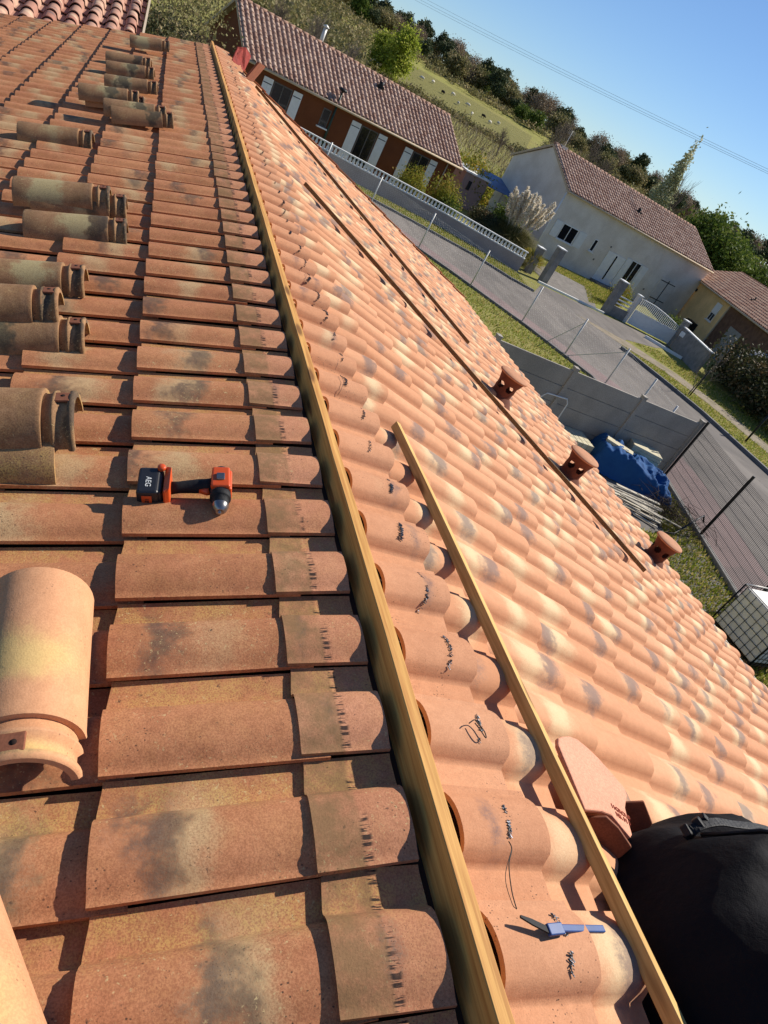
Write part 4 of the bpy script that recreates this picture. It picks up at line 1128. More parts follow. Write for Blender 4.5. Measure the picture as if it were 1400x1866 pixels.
# low wall with rails, white gate, mailbox wall
fw = empty('railing_wall', (27.0, 35.75, G), 'low wall with white rails between the grey pillar and the white gate', 'garden wall')
mb = MB(); mb.bar((27.0, 35.8, G + .3), (28.25, 35.8, G + .3), .18, .64); mb.build('wall', M_conc, fw)
mb = MB()
for k in range(3): mb.bar((27.0, 35.8, G + .8 + .22 * k), (28.25, 35.8, G + .8 + .22 * k), .04, .07)
mb.build('rail', M_white, fw)
pillar('pillar on the left side of the white gate', 28.4, 35.8, 1.75, .26, M_pale)
pillar('pillar on the right side of the white gate, beside the mailbox', 32.1, 35.15, 1.75, .34)
gt = empty('white_gate', (28.6, 35.7, G), 'white driveway gate with solid lower panel and balusters under a sweeping top', 'gate')
ga, gb = Vector((28.6, 35.72, G)), Vector((31.9, 35.2, G)); gu = (gb - ga)
top = lambda t: 1.66 - 0.42 * max(0, t - .25) ** 1.4 * 1.5
mb = MB(); mb.bar(ga + Vector((0, 0, .50)), gb + Vector((0, 0, .50)), .04, .76); mb.build('panel', M_white, gt)
mb = MB()
for i in range(26):
    t = (i + .5) / 26; p = ga + gu * t; mb = MB(); mb.bar(p + Vector((0, 0, .88)), p + Vector((0, 0, top(t))), .045, .03, (1, 0, 0)); mb.build('bar', M_white, gt)
mb = MB(); mb.tube([ga + gu * t + Vector((0, 0, top(t))) for t in np.linspace(0, 1, 14)], .03, 6); mb.bar(ga + Vector((0, 0, .92)), gb + Vector((0, 0, .92)), .05, .06); mb.bar(ga + Vector((0, 0, .1)), gb + Vector((0, 0, .1)), .06, .08); mb.build('top_rail', M_white, gt)
mw = empty('mailbox_wall', (32.0, 35, G), 'grey garden wall with pale coping right of the white gate', 'garden wall')
wa, wb = Vector((32.05, 34.9, G)), Vector((30.85, 30.7, G))
mb = MB(); mb.bar(wa + Vector((0, 0, .68)), wb + Vector((0, 0, .68)), .18, 1.42); mb.build('wall', M_conc, mw)
mb = MB(); mb.bar(wa + Vector((0, 0, 1.42)), wb + Vector((0, 0, 1.42)), .26, .06); mb.build('coping', M_white, mw)
mb = MB(); mb.box(wa + (wb - wa) * .10 + Vector((-.16, -.05, 1.05)), (.14, .34, .30), Matrix.Rotation(.28, 3, 'Z')); bx_ = mb.build('mailbox', M_white, mw, bevel=.01)
mb = MB(); mb.bar((29.0, 34.0, G + .12), (31.2, 32.7, G + .12), .10, .10); mb.bar((29.0, 34.0, G + .04), (31.2, 32.7, G + .04), .16, .10); tag(mb.build('gate_rail', M_white), 'white ground rail running in front of the white gate', 'gate rail')

# white chain-link fence along the near side of the street
cf = empty('chain_link_fence', (15, 25, G), 'thin white wire mesh fence with slim posts along the near side of the street', 'fence')
cp = [(7.6, 35.2), (9.6, 32.5), (11.55, 29.75), (13.4, 27.2), (15.15, 24.95), (16.35, 22.85), (17.45, 21.1), (16.9, 18.4), (16.2, 16.2)]
M_galv = simple('galvanised_white', srgb(206, 204, 198), .05, 8, .5, metal=.2, bump=0)
for x, y in cp:
    mb = MB(); mb.tube([(x, y, G - .1), (x, y, G + 1.66)], .034, 8); mb.build('post', M_galv, cf)
mb = MB()
for a, b in zip(cp[:-1], cp[1:]):
    A_, B_ = Vector((a[0], a[1], G)), Vector((b[0], b[1], G)); L_ = (B_ - A_).length
    for z in (.1, .8, 1.55): mb.bar(A_ + Vector((0, 0, z)), B_ + Vector((0, 0, z)), .004, .004)
    n_ = int(L_ / .13)
    for i in range(n_ + 12):
        for sg in (1, -1):
            # diagonals cut at the panel ends
            t0 = (i - 12) * .13 if sg > 0 else i * .13
            x0, z0_, x1, z1_ = (t0, .1, t0 + 1.45, 1.55) if sg > 0 else (t0, .1, t0 - 1.45, 1.55)
            def clip(xx, xa, za, xb, zb_): return za + (zb_ - za) * (xx - xa) / (xb - xa)
            if max(x0, x1) <= 0 or min(x0, x1) >= L_: continue
            if x0 < 0: z0_ = clip(0, x0, z0_, x1, z1_); x0 = 0
            if x1 < 0: z1_ = clip(0, x0, z0_, x1, z1_); x1 = 0
            if x0 > L_: z0_ = clip(L_, x0, z0_, x1, z1_); x0 = L_
            if x1 > L_: z1_ = clip(L_, x0, z0_, x1, z1_); x1 = L_
            if abs(x1 - x0) < .02: continue
            d_ = (B_ - A_) / L_
            mb.bar(A_ + d_ * x0 + Vector((0, 0, z0_)), A_ + d_ * x1 + Vector((0, 0, z1_)), .0016, .0016)
mb.build('mesh', M_galv, cf)
mb = MB(); mb.bar((16.35, 22.85, G + 1.5), (15.9, 23.7, G + .05), .03, .03); mb.bar((17.45, 21.1, G + 1.5), (16.4, 22.7, G + .1), .03, .03); mb.build('brace', M_galv, cf)

# precast concrete panel wall
pwl = empty('concrete_panel_wall', (15.5, 14.35, G), 'dark grey precast concrete panel wall with slotted posts behind the blue tarpaulin', 'wall')
M_prec = simple('precast_concrete', srgb(172, 164, 152), 0.10, 0.9, 0.9, bump=0.25, fine=35, dist=0.004, c2=srgb(150, 144, 134))
py_ = 14.35; xs = [15.45, 13.05, 10.55, 8.05, 5.55, 3.05]
for i, x in enumerate(xs):
    mb = MB(); mb.box((x, py_, G + .99), (.13, .15, 2.02)); mb.box((x, py_, G + 2.02), (.15, .17, .04)); mb.build('post', M_prec, pwl, bevel=.008)
for a, b in zip(xs[:-1], xs[1:]):
    for k in range(4):
        mb = MB(); mb.box(((a + b) / 2, py_, G + .24 + .485 * k), (a - b - .11, .055, .475)); mb.build('panel', M_prec, pwl, bevel=.008)

# black welded mesh fence turning the corner
bf = empty('black_mesh_fence', (15.5, 14.2, G), 'black welded wire fence on a concrete kerb between the yard and the pavement', 'fence')
fa, fb = Vector((15.50, 14.22, G)), Vector((10.9, -1.0, G)); fd = (fb - fa).normalized()
dists = [0.02, 3.15, 6.10, 9.05, 12.0, 15.0]
for k in dists:
    mb = MB(); p = fa + fd * k; mb.box(p + Vector((0, 0, 1.03)), (.06, .06, 2.14), Matrix.Rotation(.3, 3, 'Z')); mb.build('post', M_dark, bf)
mb = MB(); Lf = (fb - fa).length
for i in range(int(Lf / .055)):
    p = fa + fd * (i * .055); mb.bar(p + Vector((0, 0, .16)), p + Vector((0, 0, 1.93)), .0065, .0065, (1, 0, 0))
for z in np.arange(.16, 1.95, .2): mb.bar(fa + Vector((0, 0, z)), fb + Vector((0, 0, z)), .009, .009)
mb.build('mesh_panel', M_dark, bf)
mb = MB(); mb.bar(fa + Vector((.03, 0, .06)), fb + Vector((.03, 0, .06)), .14, .16); mb.build('kerb', M_conc, bf)

# street lamp, poles
def lamp(label, x, y, h):
    r = empty('street_lamp', (x, y, G), label, 'street lamp')
    mb = MB(); mb.tube([(0, 0, -.1), (0, 0, h * .5), (0, 0, h)], [.075, .06, .05], 8); mb.build('post', simple('lamp_green', srgb(44, 66, 58), .1, 8, .5), r, local=True)
    mb = MB(); mb.tube([(0, 0, h - .03), (-.02, -.02, h + .06), (.0, 0, h + .12)], .03, 6); mb.lathe([(.0, .16), (.20, .14), (.26, .05), (.14, .0), (.04, -.04)], (0, 0, h), 14); mb.build('lamp_head', M_dark, r, local=True)
lamp('slim dark green street lamp in front of the rust house', 8.72, 42.0, 3.3)
mb = MB(); mb.tube([(26.4, 21.4, G - .1), (26.4, 21.4, G + 1.95)], .045, 8); mb.tube([(26.4, 21.4, G + 1.95), (26.4, 21.4, G + 1.98)], .06, 8)
tag(mb.build('black_post', M_dark), 'black post standing on the grass path at the right edge', 'post')
# ================================================================== YARD
ibc = empty('liquid_tank', (12.5, 7.3, G), 'white square plastic tank in a dark wire cage at the lower right edge', 'tank')
RI = Matrix.Rotation(math.radians(4), 3, 'Z')
cI = Vector((11.92, 7.70, G)); ux, uy = RI @ Vector((1, 0, 0)), RI @ Vector((0, -1, 0))
wI, dI = 1.0, 1.20
PI_ = lambda a, b, z: cI + ux * a + uy * b + Vector((0, 0, z))
M_tank = simple('plastic_milky', srgb(232, 230, 222), .05, 3, .5, bump=.1, dist=.02)
cc = PI_(wI / 2, dI / 2, .64)
mb = MB(); mb.box(cc, (wI - .08, dI - .08, .98), RI); mb.lathe([(.12, 0), (.12, .05), (0, .05)], PI_(wI / 2, dI / 2, 1.13), 20); mb.build('bottle', M_tank, ibc, bevel=.06, seg=3)
mb = MB()
for z in np.linspace(.15, 1.14, 7):
    q = [PI_(0, 0, z), PI_(wI, 0, z), PI_(wI, dI, z), PI_(0, dI, z)]
    for i in range(4): mb.tube([q[i], q[(i + 1) % 4]], .0065, 6)
for i in range(8):
    t = i / 7
    for a, b in ((t * wI, 0), (t * wI, dI), (0, t * dI), (wI, t * dI)): mb.tube([PI_(a, b, .1), PI_(a, b, 1.15)], .0065, 6)
for a, b in ((0, 0), (wI, 0), (0, dI), (wI, dI)): mb.tube([PI_(a, b, 0), PI_(a, b, 1.16)], .018, 6)
mb.build('cage', M_dark, ibc)
mb = MB(); q = [PI_(0, 0, 1.17), PI_(wI, 0, 1.17), PI_(wI, dI, 1.17), PI_(0, dI, 1.17)]
for i in range(4): mb.tube([q[i], q[(i + 1) % 4]], .012, 6)
mb.build('top_frame', M_zinc, ibc)
mb = MB()
for k in range(6): mb.box(PI_(wI / 2, .08 + (dI - .16) * k / 5, .11), (wI, .12, .02), RI)
for k in range(3): mb.box(PI_(.06 + (wI - .12) * k / 2, dI / 2, .05), (.1, dI, .1), RI)
mb.build('pallet', M_wood_d, ibc)

# blue tarpaulin thrown over a pile
M_tarp = Mat('tarp_blue', 0.75, 0, 0.12)
co = M_tarp.coord(); nn = M_tarp.noise(co, 3.5, 5, .65)
M_tarp.color(M_tarp.mix(nn, srgb(28, 68, 118), srgb(44, 92, 142))); M_tarp.bump(nn, .35, .03); M_tarp = M_tarp.m
n1, n2 = 80, 64; vs = []
ta, tb = Vector((12.2, 13.75, G)), Vector((14.5, 12.8, G)); tu = (tb - ta).normalized(); tv = Vector((-tu.y, tu.x, 0))
for i in range(n1):
    for k in range(n2):
        a = -0.15 + 2.75 * i / (n1 - 1); b = -0.62 + 1.35 * k / (n2 - 1)
        da = max(0, min(1, min(a + .15, 2.60 - a) / .22)); db = max(0, min(1, min(b + .62, .73 - b) / .20))
        e = (da * da * (3 - 2 * da)) * (db * db * (3 - 2 * db))
        base = .50 + .16 * math.sin(a * 1.9 + .6) + (.16 if 1.0 < a < 2.2 else 0) * math.exp(-((b - .1) / .4) ** 2)
        p = Vector((a * 1.7, b * 1.7, 2))
        w_ = .11 * (1 - 2.6 * abs(mnoise.noise(p * 1.3))) + .05 * (1 - 2.6 * abs(mnoise.noise(p * 2.9)))
        z = e * (base + w_) + (1 - e) * (.02 + .03 * abs(mnoise.noise(p * 3)))
        s1_ = .06 * mnoise.noise(Vector((a * 2.2, b * 2.2, 7)))
        vs.append(ta + tu * (a + s1_) + tv * (b + s1_) + Vector((0, 0, z)))
fs = [(i * n2 + k, (i + 1) * n2 + k, (i + 1) * n2 + k + 1, i * n2 + k + 1) for i in range(n1 - 1) for k in range(n2 - 1)]
mb = MB(); mb.add(vs, fs, True); tag(mb.build('blue_tarpaulin', M_tarp), 'blue plastic tarpaulin draped over a pile at the foot of the concrete wall', 'tarpaulin')
M_slab = simple('slab_cream', srgb(214, 204, 172), .06, 4, .85, bump=.3, fine=60, dist=.003)
M_slab_g = simple('slab_grey', srgb(158, 152, 138), .1, 4, .85, bump=.3, fine=60, dist=.003)
def slab(name, c, d, rz, label, mat, cat='paving slab', n=1, grp=None):
    mb = MB()
    for k in range(n): mb.box(Vector(c) + Vector((.01 * (k % 2), .012 * (k % 3), d[2] * (k + .5))), (d[0], d[1], d[2] * .94), Matrix.Rotation(rz + .02 * (k % 3), 3, 'Z'))
    return tag(mb.build(name, mat, bevel=.006), label, cat, grp)
slab('foam_board', (12.65, 13.55, G + .70), (.80, .30, .09), math.radians(-38), 'cream rectangular board lying on top of the blue tarpaulin', M_slab, 'board')
slab('slab_stack', (13.98, 14.00, G), (.95, .55, .090), math.radians(-22), 'thick stack of cream slabs between the blue tarpaulin and the concrete wall', M_slab, 'slab stack', 9)
slab('slab_stack', (14.45, 13.62, G), (.85, .50, .072), math.radians(-40), 'lower grey slab stack near the corner post of the wall', M_slab_g, 'slab stack', 4)
tl = empty('paver_stack', (11.4, 13.95, G), 'stack of small pale square pavers left of the blue tarpaulin', 'paver stack')
mb = MB()
for i in range(5):
    for j in range(4):
        for k in range(3): mb.box((11.05 + .20 * i, 13.65 + .2 * j, G + .08 + .16 * k), (.185, .185, .15), None)
mb.build('paver', M_slab, tl, bevel=.008)
mb = MB(); mb.tube([(13.7, 14.25, G + .62), (14.9, 14.2, G + .10)], .03, 8); tag(mb.build('white_tube', M_white), 'white plastic tube leaning against the concrete wall by the corner', 'tube')
mb = MB(); mb.tube([(10.02, 14.15, G), (10.0, 14.2, G + 1.05), (10.1, 14.2, G + 1.18), (10.75, 14.2, G + 1.22), (10.85, 14.2, G + 1.1), (10.85, 14.15, G)], .018, 8)
tag(mb.build('tube_frame', M_white), 'white bent tube frame leaning on the concrete wall left of the pavers', 'tube frame')
rg = random.Random(3)
mat_pl = [simple('plank_grey', srgb(172, 164, 148), .15, 5, .9, stretch=(1, 1, 1), bump=.3), simple('plank_weathered', srgb(196, 188, 170), .15, 5, .9, bump=.3)]
for k in range(15):
    a = math.radians(-22 + rg.uniform(-14, 14)); L_ = rg.uniform(1.0, 2.1)
    c = Vector((12.35 + rg.uniform(-.6, .6) , 11.75 + rg.uniform(-.38, .38), G + .04 + .032 * (k // 2)))
    d = Vector((math.cos(a), math.sin(a), rg.uniform(-.01, .03)))
    mb = MB(); mb.bar(c - d * L_ / 2, c + d * L_ / 2, rg.uniform(.05, .11), .026)
    tag(mb.build('plank', mat_pl[k % 2], bevel=.003), 'weathered grey plank in the heap between the blue tarpaulin and the paved patch', 'plank', 'planks in the heap')
# brush heap, hose
M_twig = simple('twig_dark', srgb(56, 44, 34), .2, 20, .9, bump=0)
mb = MB(); rg = random.Random(9)
for k in range(320):
    c = Vector((13.9 + rg.gauss(0, .42), 11.9 + rg.gauss(0, .55), G + abs(rg.gauss(0, .20)) + .03))
    d = Vector((rg.gauss(0, 1), rg.gauss(0, 1), rg.gauss(0, .4))).normalized() * rg.uniform(.1, .45)
    mb.tube([c - d, c + Vector((rg.gauss(0, .03), rg.gauss(0, .03), .03)), c + d], [.007, .005, .002], 3)
tag(mb.build('brush_heap', M_twig), 'heap of dark brushwood along the kerb by the black fence', 'brush heap', kind=None)
mb = MB()
for k in range(3):
    mb.tube([(13.35 + (.22 + .02 * k) * math.cos(t), 11.1 + (.2 + .015 * k) * math.sin(t), G + .10 + .05 * math.sin(2 * t) + .025 * k) for t in np.linspace(0, 6.28, 28)], .014, 6)
tag(mb.build('garden_hose', simple('hose_olive', srgb(108, 106, 40), .1, 5, .5, bump=0)), 'coiled olive garden hose at the end of the plank heap', 'garden hose')
mb = MB(); mb.tube([(12.6, 10.75, G + .05), (13.3, 10.85, G + .12), (13.9, 11.1, G + .5), (14.3, 11.3, G + .62), (14.45, 11.3, G + .45)], .022, 6)
tag(mb.build('black_pipe', M_dark), 'black flexible pipe running from the heap to the fence post', 'pipe')

# ================================================================== VEGETATION
M_bark = simple('bark', srgb(98, 84, 70), .2, 8, .95, bump=.6, dist=.03)
M_barkg = simple('bark_grey', srgb(118, 106, 94), .2, 8, .95, bump=.5, dist=.03)
def leaf_np(C_, size, rg, flat=0.0, aspect=1.6):
    m = len(C_)
    a = rg.normal(0, 1, (m, 3)); a /= np.linalg.norm(a, axis=1)[:, None] + 1e-9
    b = np.cross(a, rg.normal(0, 1, (m, 3))); b /= np.linalg.norm(b, axis=1)[:, None] + 1e-9
    s_ = (size * (0.6 + 0.8 * rg.random(m)))[:, None]
    a = a * s_ * aspect / 2; b = b * s_ / 2
    V = np.stack([C_ - a, C_ + b * .9, C_ + a, C_ - b * .9], 1).reshape(-1, 3)
    F = np.arange(4 * m).reshape(-1, 4)
    return V, F
def crown_pts(rg, n, c, r, clumps, spread=0.28, shell_=0.6):
    c = np.array(c, float); r = np.array(r, float)
    d = rg.normal(0, 1, (clumps, 3)); d /= np.linalg.norm(d, axis=1)[:, None]
    k = (shell_ + (1 - shell_) * rg.random(clumps)) ** 0.7
    cc_ = d * k[:, None] * (0.75 + .25 * rg.random((clumps, 1)))
    idx = rg.integers(0, clumps, n); sz = (0.6 + 0.8 * rg.random(clumps))[idx]
    q = cc_[idx] + rg.normal(0, 1, (n, 3)) * (spread * sz)[:, None] * np.array([1, 1, .75])
    return c + q * r, idx
def limb_tree(mb, base, h, rad, rg, levels=3, nb=5, spread=.55, tip=None, lean=(0, 0), gr=.35, nseg=4):
    tips = tip if tip is not None else []
    def rec(p, d, L_, r, lv):
        pts = [p]; q = p
        for i in range(nseg):
            d = (d + Vector((rg.gauss(0, .10), rg.gauss(0, .10), rg.gauss(0, .05) + .03))).normalized()
            q = q + d * (L_ / nseg); pts.append(q)
        mb.tube(pts, [r * (1 - .55 * i / nseg) for i in range(nseg + 1)], 6 if lv >= levels - 1 else (4 if lv > 0 else 3), cap=False)
        if lv == 0: tips.append(q); return
        for k in range(nb):
            t = gr + (1 - gr) * (k + rg.random()) / nb; i = min(nseg - 1, int(t * nseg)); pp = pts[i].lerp(pts[i + 1], t * nseg - i)
            a = Vector((rg.gauss(0, 1), rg.gauss(0, 1), rg.gauss(0, .3))).normalized()
            nd = (d * (1 - spread * .55) + a * spread + Vector((0, 0, .12))).normalized()
            rec(pp, nd, L_ * rg.uniform(.42, .66), r * .42, lv - 1)
        rec(q, d, L_ * .5, r * .42, lv - 1)
    rec(Vector(base), Vector((lean[0], lean[1], 1)).normalized(), h * .55, rad, levels)
    return tips
PROTO = {}
def tree_proto(kind, seed, name, leafmat, barkmat, h, crown_r, crown_z, n, size, clumps, levels=2, nb=5, rad=.16, spread=.6, shape='round', sp=.28):
    rg = random.Random(seed); nr = np.random.default_rng(seed)
    root = empty(name, (0, 0, 0))
    mb = MB(); tips = limb_tree(mb, (0, 0, -.3), h * .9, rad, rg, levels, nb, spread)
    mb.build('trunk', barkmat, root, local=True)
    if n:
        P_, idx = crown_pts(nr, n, (0, 0, crown_z), crown_r, clumps, sp)
        if shape == 'cone':
            t = np.clip((P_[:, 2] - (crown_z - crown_r[2])) / (2 * crown_r[2]), 0, 1)
            P_[:, 0] *= (1.15 - .75 * t); P_[:, 1] *= (1.15 - .75 * t)
        V, F = leaf_np(P_, size, nr)
        rr = nr.random((clumps, 3))[idx]; rr = np.clip(rr * .6 + nr.random((n, 3)) * .4, 0, 1)
        npmesh('crown', V, F, leafmat, root, tid=np.repeat(rr, 4, 0), local=True)
    PROTO[kind] = [root, False]
    return root
def plant(kind, x, y, scale, label, cat, group=None, rz=None, z=None, sz=None):
    root, used = PROTO[kind]
    o = copy_tree(root) if used else root
    PROTO[kind][1] = True
    o.location = (x, y, (tz(x, y) if z is None else z) - .05); o.rotation_euler = (0, 0, random.uniform(0, 6.28) if rz is None else rz)
    o.scale = (scale, scale, sz or scale)
    tag(o, label, cat, group)
    if group is None and 'group' in o: del o['group']
    return o
def pol(az, D): a = math.radians(az); return D * math.sin(a), D * math.cos(a)

L_pine = leaf_mat('foliage_pine', srgb(80, 90, 58), srgb(64, 74, 48), srgb(98, 102, 68), trans=.12)
L_oak = leaf_mat('foliage_brown_green', srgb(134, 126, 82), srgb(112, 110, 70), srgb(158, 142, 104), trans=.25)
L_bare = leaf_mat('foliage_bare_twigs', srgb(148, 130, 108), srgb(128, 112, 92), srgb(166, 150, 124), trans=.15)
L_spring = leaf_mat('foliage_spring_green', srgb(156, 166, 60), srgb(126, 142, 50), srgb(178, 180, 86), trans=.45)
L_deep = leaf_mat('foliage_deep_green', srgb(96, 114, 46), srgb(74, 92, 38), srgb(122, 132, 60), trans=.25)
L_silver = leaf_mat('foliage_silver', srgb(176, 178, 140), srgb(146, 150, 108), srgb(198, 196, 166), trans=.35)
L_yelgr = leaf_mat('foliage_yellow_green', srgb(150, 146, 52), srgb(110, 116, 40), srgb(176, 150, 70), trans=.3)
L_dark = leaf_mat('foliage_dark_hedge', srgb(76, 78, 46), srgb(58, 60, 38), srgb(108, 90, 62), trans=.15)
L_plume = leaf_mat('plume_cream', srgb(236, 226, 204), srgb(214, 200, 174), srgb(244, 238, 222), trans=.3)

tree_proto('pine', 1, 'pine_tree', L_pine, M_bark, 7.0, (2.5, 2.5, 2.2), 6.0, 4200, .42, 26, rad=.2)
tree_proto('pine2', 2, 'pine_tree', L_pine, M_bark, 8.5, (2.1, 2.1, 3.1), 6.4, 4200, .42, 30, rad=.2)
tree_proto('oak', 3, 'oak_tree', L_oak, M_bark, 6.0, (3.2, 3.2, 2.6), 4.0, 4200, .40, 30, rad=.2)
tree_proto('bare', 4, 'bare_tree', L_bare, M_barkg, 7.5, (3.0, 3.0, 3.0), 5.2, 3800, .26, 40, levels=3, nb=5, rad=.16, sp=.34)
tree_proto('oak2', 5, 'oak_tree', L_deep, M_bark, 6.0, (2.8, 2.8, 2.6), 3.9, 4200, .36, 30, rad=.2)

# wooded ridge line
rg = random.Random(17)
k = 0
for az in np.arange(-6, 50, .36):
    for rep in range(2):
        a = az + rg.uniform(-.2, .2); D = rg.uniform(236, 275) if rep == 0 else rg.uniform(212, 240)
        if rep and rg.random() < .62: continue
        kind = rg.choice(['oak', 'oak', 'bare', 'pine', 'oak2'] if rep else ['pine', 'pine2', 'oak', 'pine', 'bare'])
        if rep == 0 and 12.5 < a < 15.2 and kind == 'bare': kind = 'oak'
        x, y = pol(a, D)
        lab, cat = {'pine': ('dark round pine on the hilltop skyline', 'pine'), 'pine2': ('dark round pine on the hilltop skyline', 'pine'), 'oak': ('brownish green tree in the wood along the hilltop', 'tree'),
                    'bare': ('leafless greyish tree in the wood along the hilltop', 'tree'), 'oak2': ('green leafy tree in the wood along the hilltop', 'tree')}[kind]
        plant(kind, x, y, rg.uniform(.5, .95), lab, cat, {'pine': 'pines on the hilltop skyline', 'pine2': 'pines on the hilltop skyline', 'oak': 'brownish green hilltop trees', 'bare': 'leafless hilltop trees', 'oak2': 'green hilltop trees'}[kind])
        k += 1
print('ridge trees', k)

def scrub(name, az0, az1, D0, D1, n, h, size, mat, seed, clump=400, kindlabel=None):
    nr = np.random.default_rng(seed)
    az = np.radians(nr.uniform(az0, az1, clump)); D = np.sqrt(nr.uniform(D0 ** 2, D1 ** 2, clump))
    cx, cy = D * np.sin(az), D * np.cos(az)
    idx = nr.integers(0, clump, n); R_ = (0.5 + nr.random(clump)) * h
    q = nr.normal(0, .45, (n, 3)); P_ = np.stack([cx[idx] + q[:, 0] * R_[idx] * 1.3, cy[idx] + q[:, 1] * R_[idx] * 1.3, np.zeros(n)], -1)
    P_[:, 2] = terr(P_[:, 0], P_[:, 1]) + R_[idx] * (.35 + .8 * np.abs(q[:, 2]))
    V, F = leaf_np(P_, size, nr)
    rr = np.clip(nr.random((clump, 3))[idx] * .6 + nr.random((n, 3)) * .4, 0, 1)
    return tag(npmesh(name, V, F, mat, tid=np.repeat(rr, 4, 0)), kind='stuff')
# undergrowth below the trees, hedge lines across the hill
scrub('undergrowth', -8, 52, 205, 262, 60000, 1.5, .36, L_oak, 1, 1800)
scrub('undergrowth', 27, 50, 100, 205, 40000, 1.2, .28, L_oak, 2, 900)
scrub('undergrowth', -8, 13, 120, 205, 40000, 1.8, .40, L_oak, 3, 1000)
scrub('hedgerow', 11, 27, 146, 152, 7000, 1.0, .28, L_oak, 4, 110)
scrub('dry_scrub', 20.5, 27, 60, 80, 22000, 1.0, .16, L_yelgr, 5, 420)
scrub('dry_scrub', 26, 50, 72, 98, 36000, 1.5, .24, L_oak, 6, 420)
scrub('dry_scrub', -6, 5.5, 50, 64, 20000, .8, .13, L_dark, 8, 420)
# reeds behind the yellow house
def stalks(name, pts, h, w, mat, seed, lean=.15, parent=None, local=False, zf=None, tag_=True):
    nr = np.random.default_rng(seed); m = len(pts)
    pts = np.array(pts, float); z = zf(pts[:, 0], pts[:, 1]) if zf else pts[:, 2]
    hh = h * (.6 + .6 * nr.random(m)); ln = nr.normal(0, lean, (m, 2)); a = nr.random(m) * 6.28
    dx = np.stack([np.cos(a) * w, np.sin(a) * w, 0 * a], -1)
    b = np.stack([pts[:, 0], pts[:, 1], z], -1); mid = b + np.stack([ln[:, 0] * hh * .35, ln[:, 1] * hh * .35, hh * .6], -1); tp = b + np.stack([ln[:, 0] * hh, ln[:, 1] * hh, hh], -1)
    V = np.stack([b - dx, b + dx, mid + dx * .8, mid - dx * .8, mid - dx * .8, mid + dx * .8, tp + dx * .2, tp - dx * .2], 1).reshape(-1, 3)
    F = np.arange(8 * m).reshape(-1, 4)
    o = npmesh(name, V, F, mat, parent, tid=np.repeat(nr.random((m, 3)), 8, 0), local=local)
    return o
nr = np.random.default_rng(40)
az = np.radians(nr.uniform(43, 52, 5000)); D = nr.uniform(72, 84, 5000)
tag(stalks('reeds', np.stack([D * np.sin(az), D * np.cos(az)], -1), 2.6, .02, L_plume, 41, .12, zf=terr), kind='stuff')
# vineyard rows
pts = []
nr = np.random.default_rng(50)
for r_ in range(62):
    for k in range(120):
        u_ = -30 + k * 1.25; v_ = 58 + r_ * 1.9
        x = u_ * .94 + v_ * .26; y = -u_ * .26 + v_ * .97
        a = math.degrees(math.atan2(x, y)); D = math.hypot(x, y)
        if -9 < a < 27 and 60 < D < 146 and not (20.5 < a < 27 and D < 78): pts.append((x + nr.normal(0, .06), y + nr.normal(0, .06)))
pts = np.array(pts); print('vines', len(pts))
pp = np.repeat(pts, 7, 0) + nr.normal(0, .22, (len(pts) * 7, 2))
tag(stalks('vineyard_rows', pp, 1.05, .022, leaf_mat('vine_stock', srgb(122, 100, 76), srgb(86, 70, 54), srgb(168, 156, 132), trans=.05), 51, .5, zf=terr), kind='stuff')
# meadow strip of brighter grass on the hill
mv, mf = [], []
for i in range(30):
    for k in range(10):
        a = 12.5 + 13.5 * i / 29; D = 152 + 41 * k / 9; x, y = pol(a, D); mv.append((x, y, tz(x, y) + .22))
mf = [(i * 10 + k, (i + 1) * 10 + k, (i + 1) * 10 + k + 1, i * 10 + k + 1) for i in range(29) for k in range(9)]
mb = MB(); mb.add(mv, mf, True); tag(mb.build('meadow', grass_mat('meadow_grass', srgb(156, 146, 90), srgb(138, 132, 78), srgb(170, 156, 108))), kind='structure')
# grazing sheep
def sheep_proto(mat):
    root = empty('sheep', (0, 0, 0)); mb = MB()
    mb.tube([(-.62, 0, .62), (-.5, 0, .68), (0, 0, .70), (.42, 0, .70), (.58, 0, .66), (.72, 0, .60), (.88, 0, .50), (.98, 0, .42)], [.10, .26, .32, .30, .22, .14, .12, .06], 10)
    for x in (-.42, .38):
        for y in (-.14, .14): mb.tube([(x, y, .6), (x + .02, y, .3), (x, y, 0)], [.08, .05, .04], 6)
    mb.build('body', mat, root, local=True); return root
shw = sheep_proto(simple('wool', srgb(214, 206, 188), .05, 5, .95)); shb = sheep_proto(simple('wool_dark', srgb(52, 44, 38), .1, 5, .95))
first = [True, True]
for i, (a, D, dk) in enumerate([(15.1, 172, 1), (15.6, 168, 0), (17.2, 176, 0), (18.0, 180, 0), (18.9, 172, 1), (19.6, 178, 0), (20.2, 168, 0), (20.9, 174, 0), (21.4, 164, 0), (22.2, 170, 1), (22.8, 166, 0), (23.4, 172, 0)]):
    o = shb if dk else shw
    if not first[dk]: o = copy_tree(o)
    first[dk] = False
    x, y = pol(a, D); o.location = (x, y, tz(x, y) + .2); o.rotation_euler = (0, 0, i * 1.3); o.scale = (.75,) * 3
    tag(o, 'dark sheep grazing on the hillside meadow' if dk else 'pale sheep grazing on the hillside meadow', 'sheep', 'dark sheep on the meadow' if dk else 'pale sheep on the meadow')

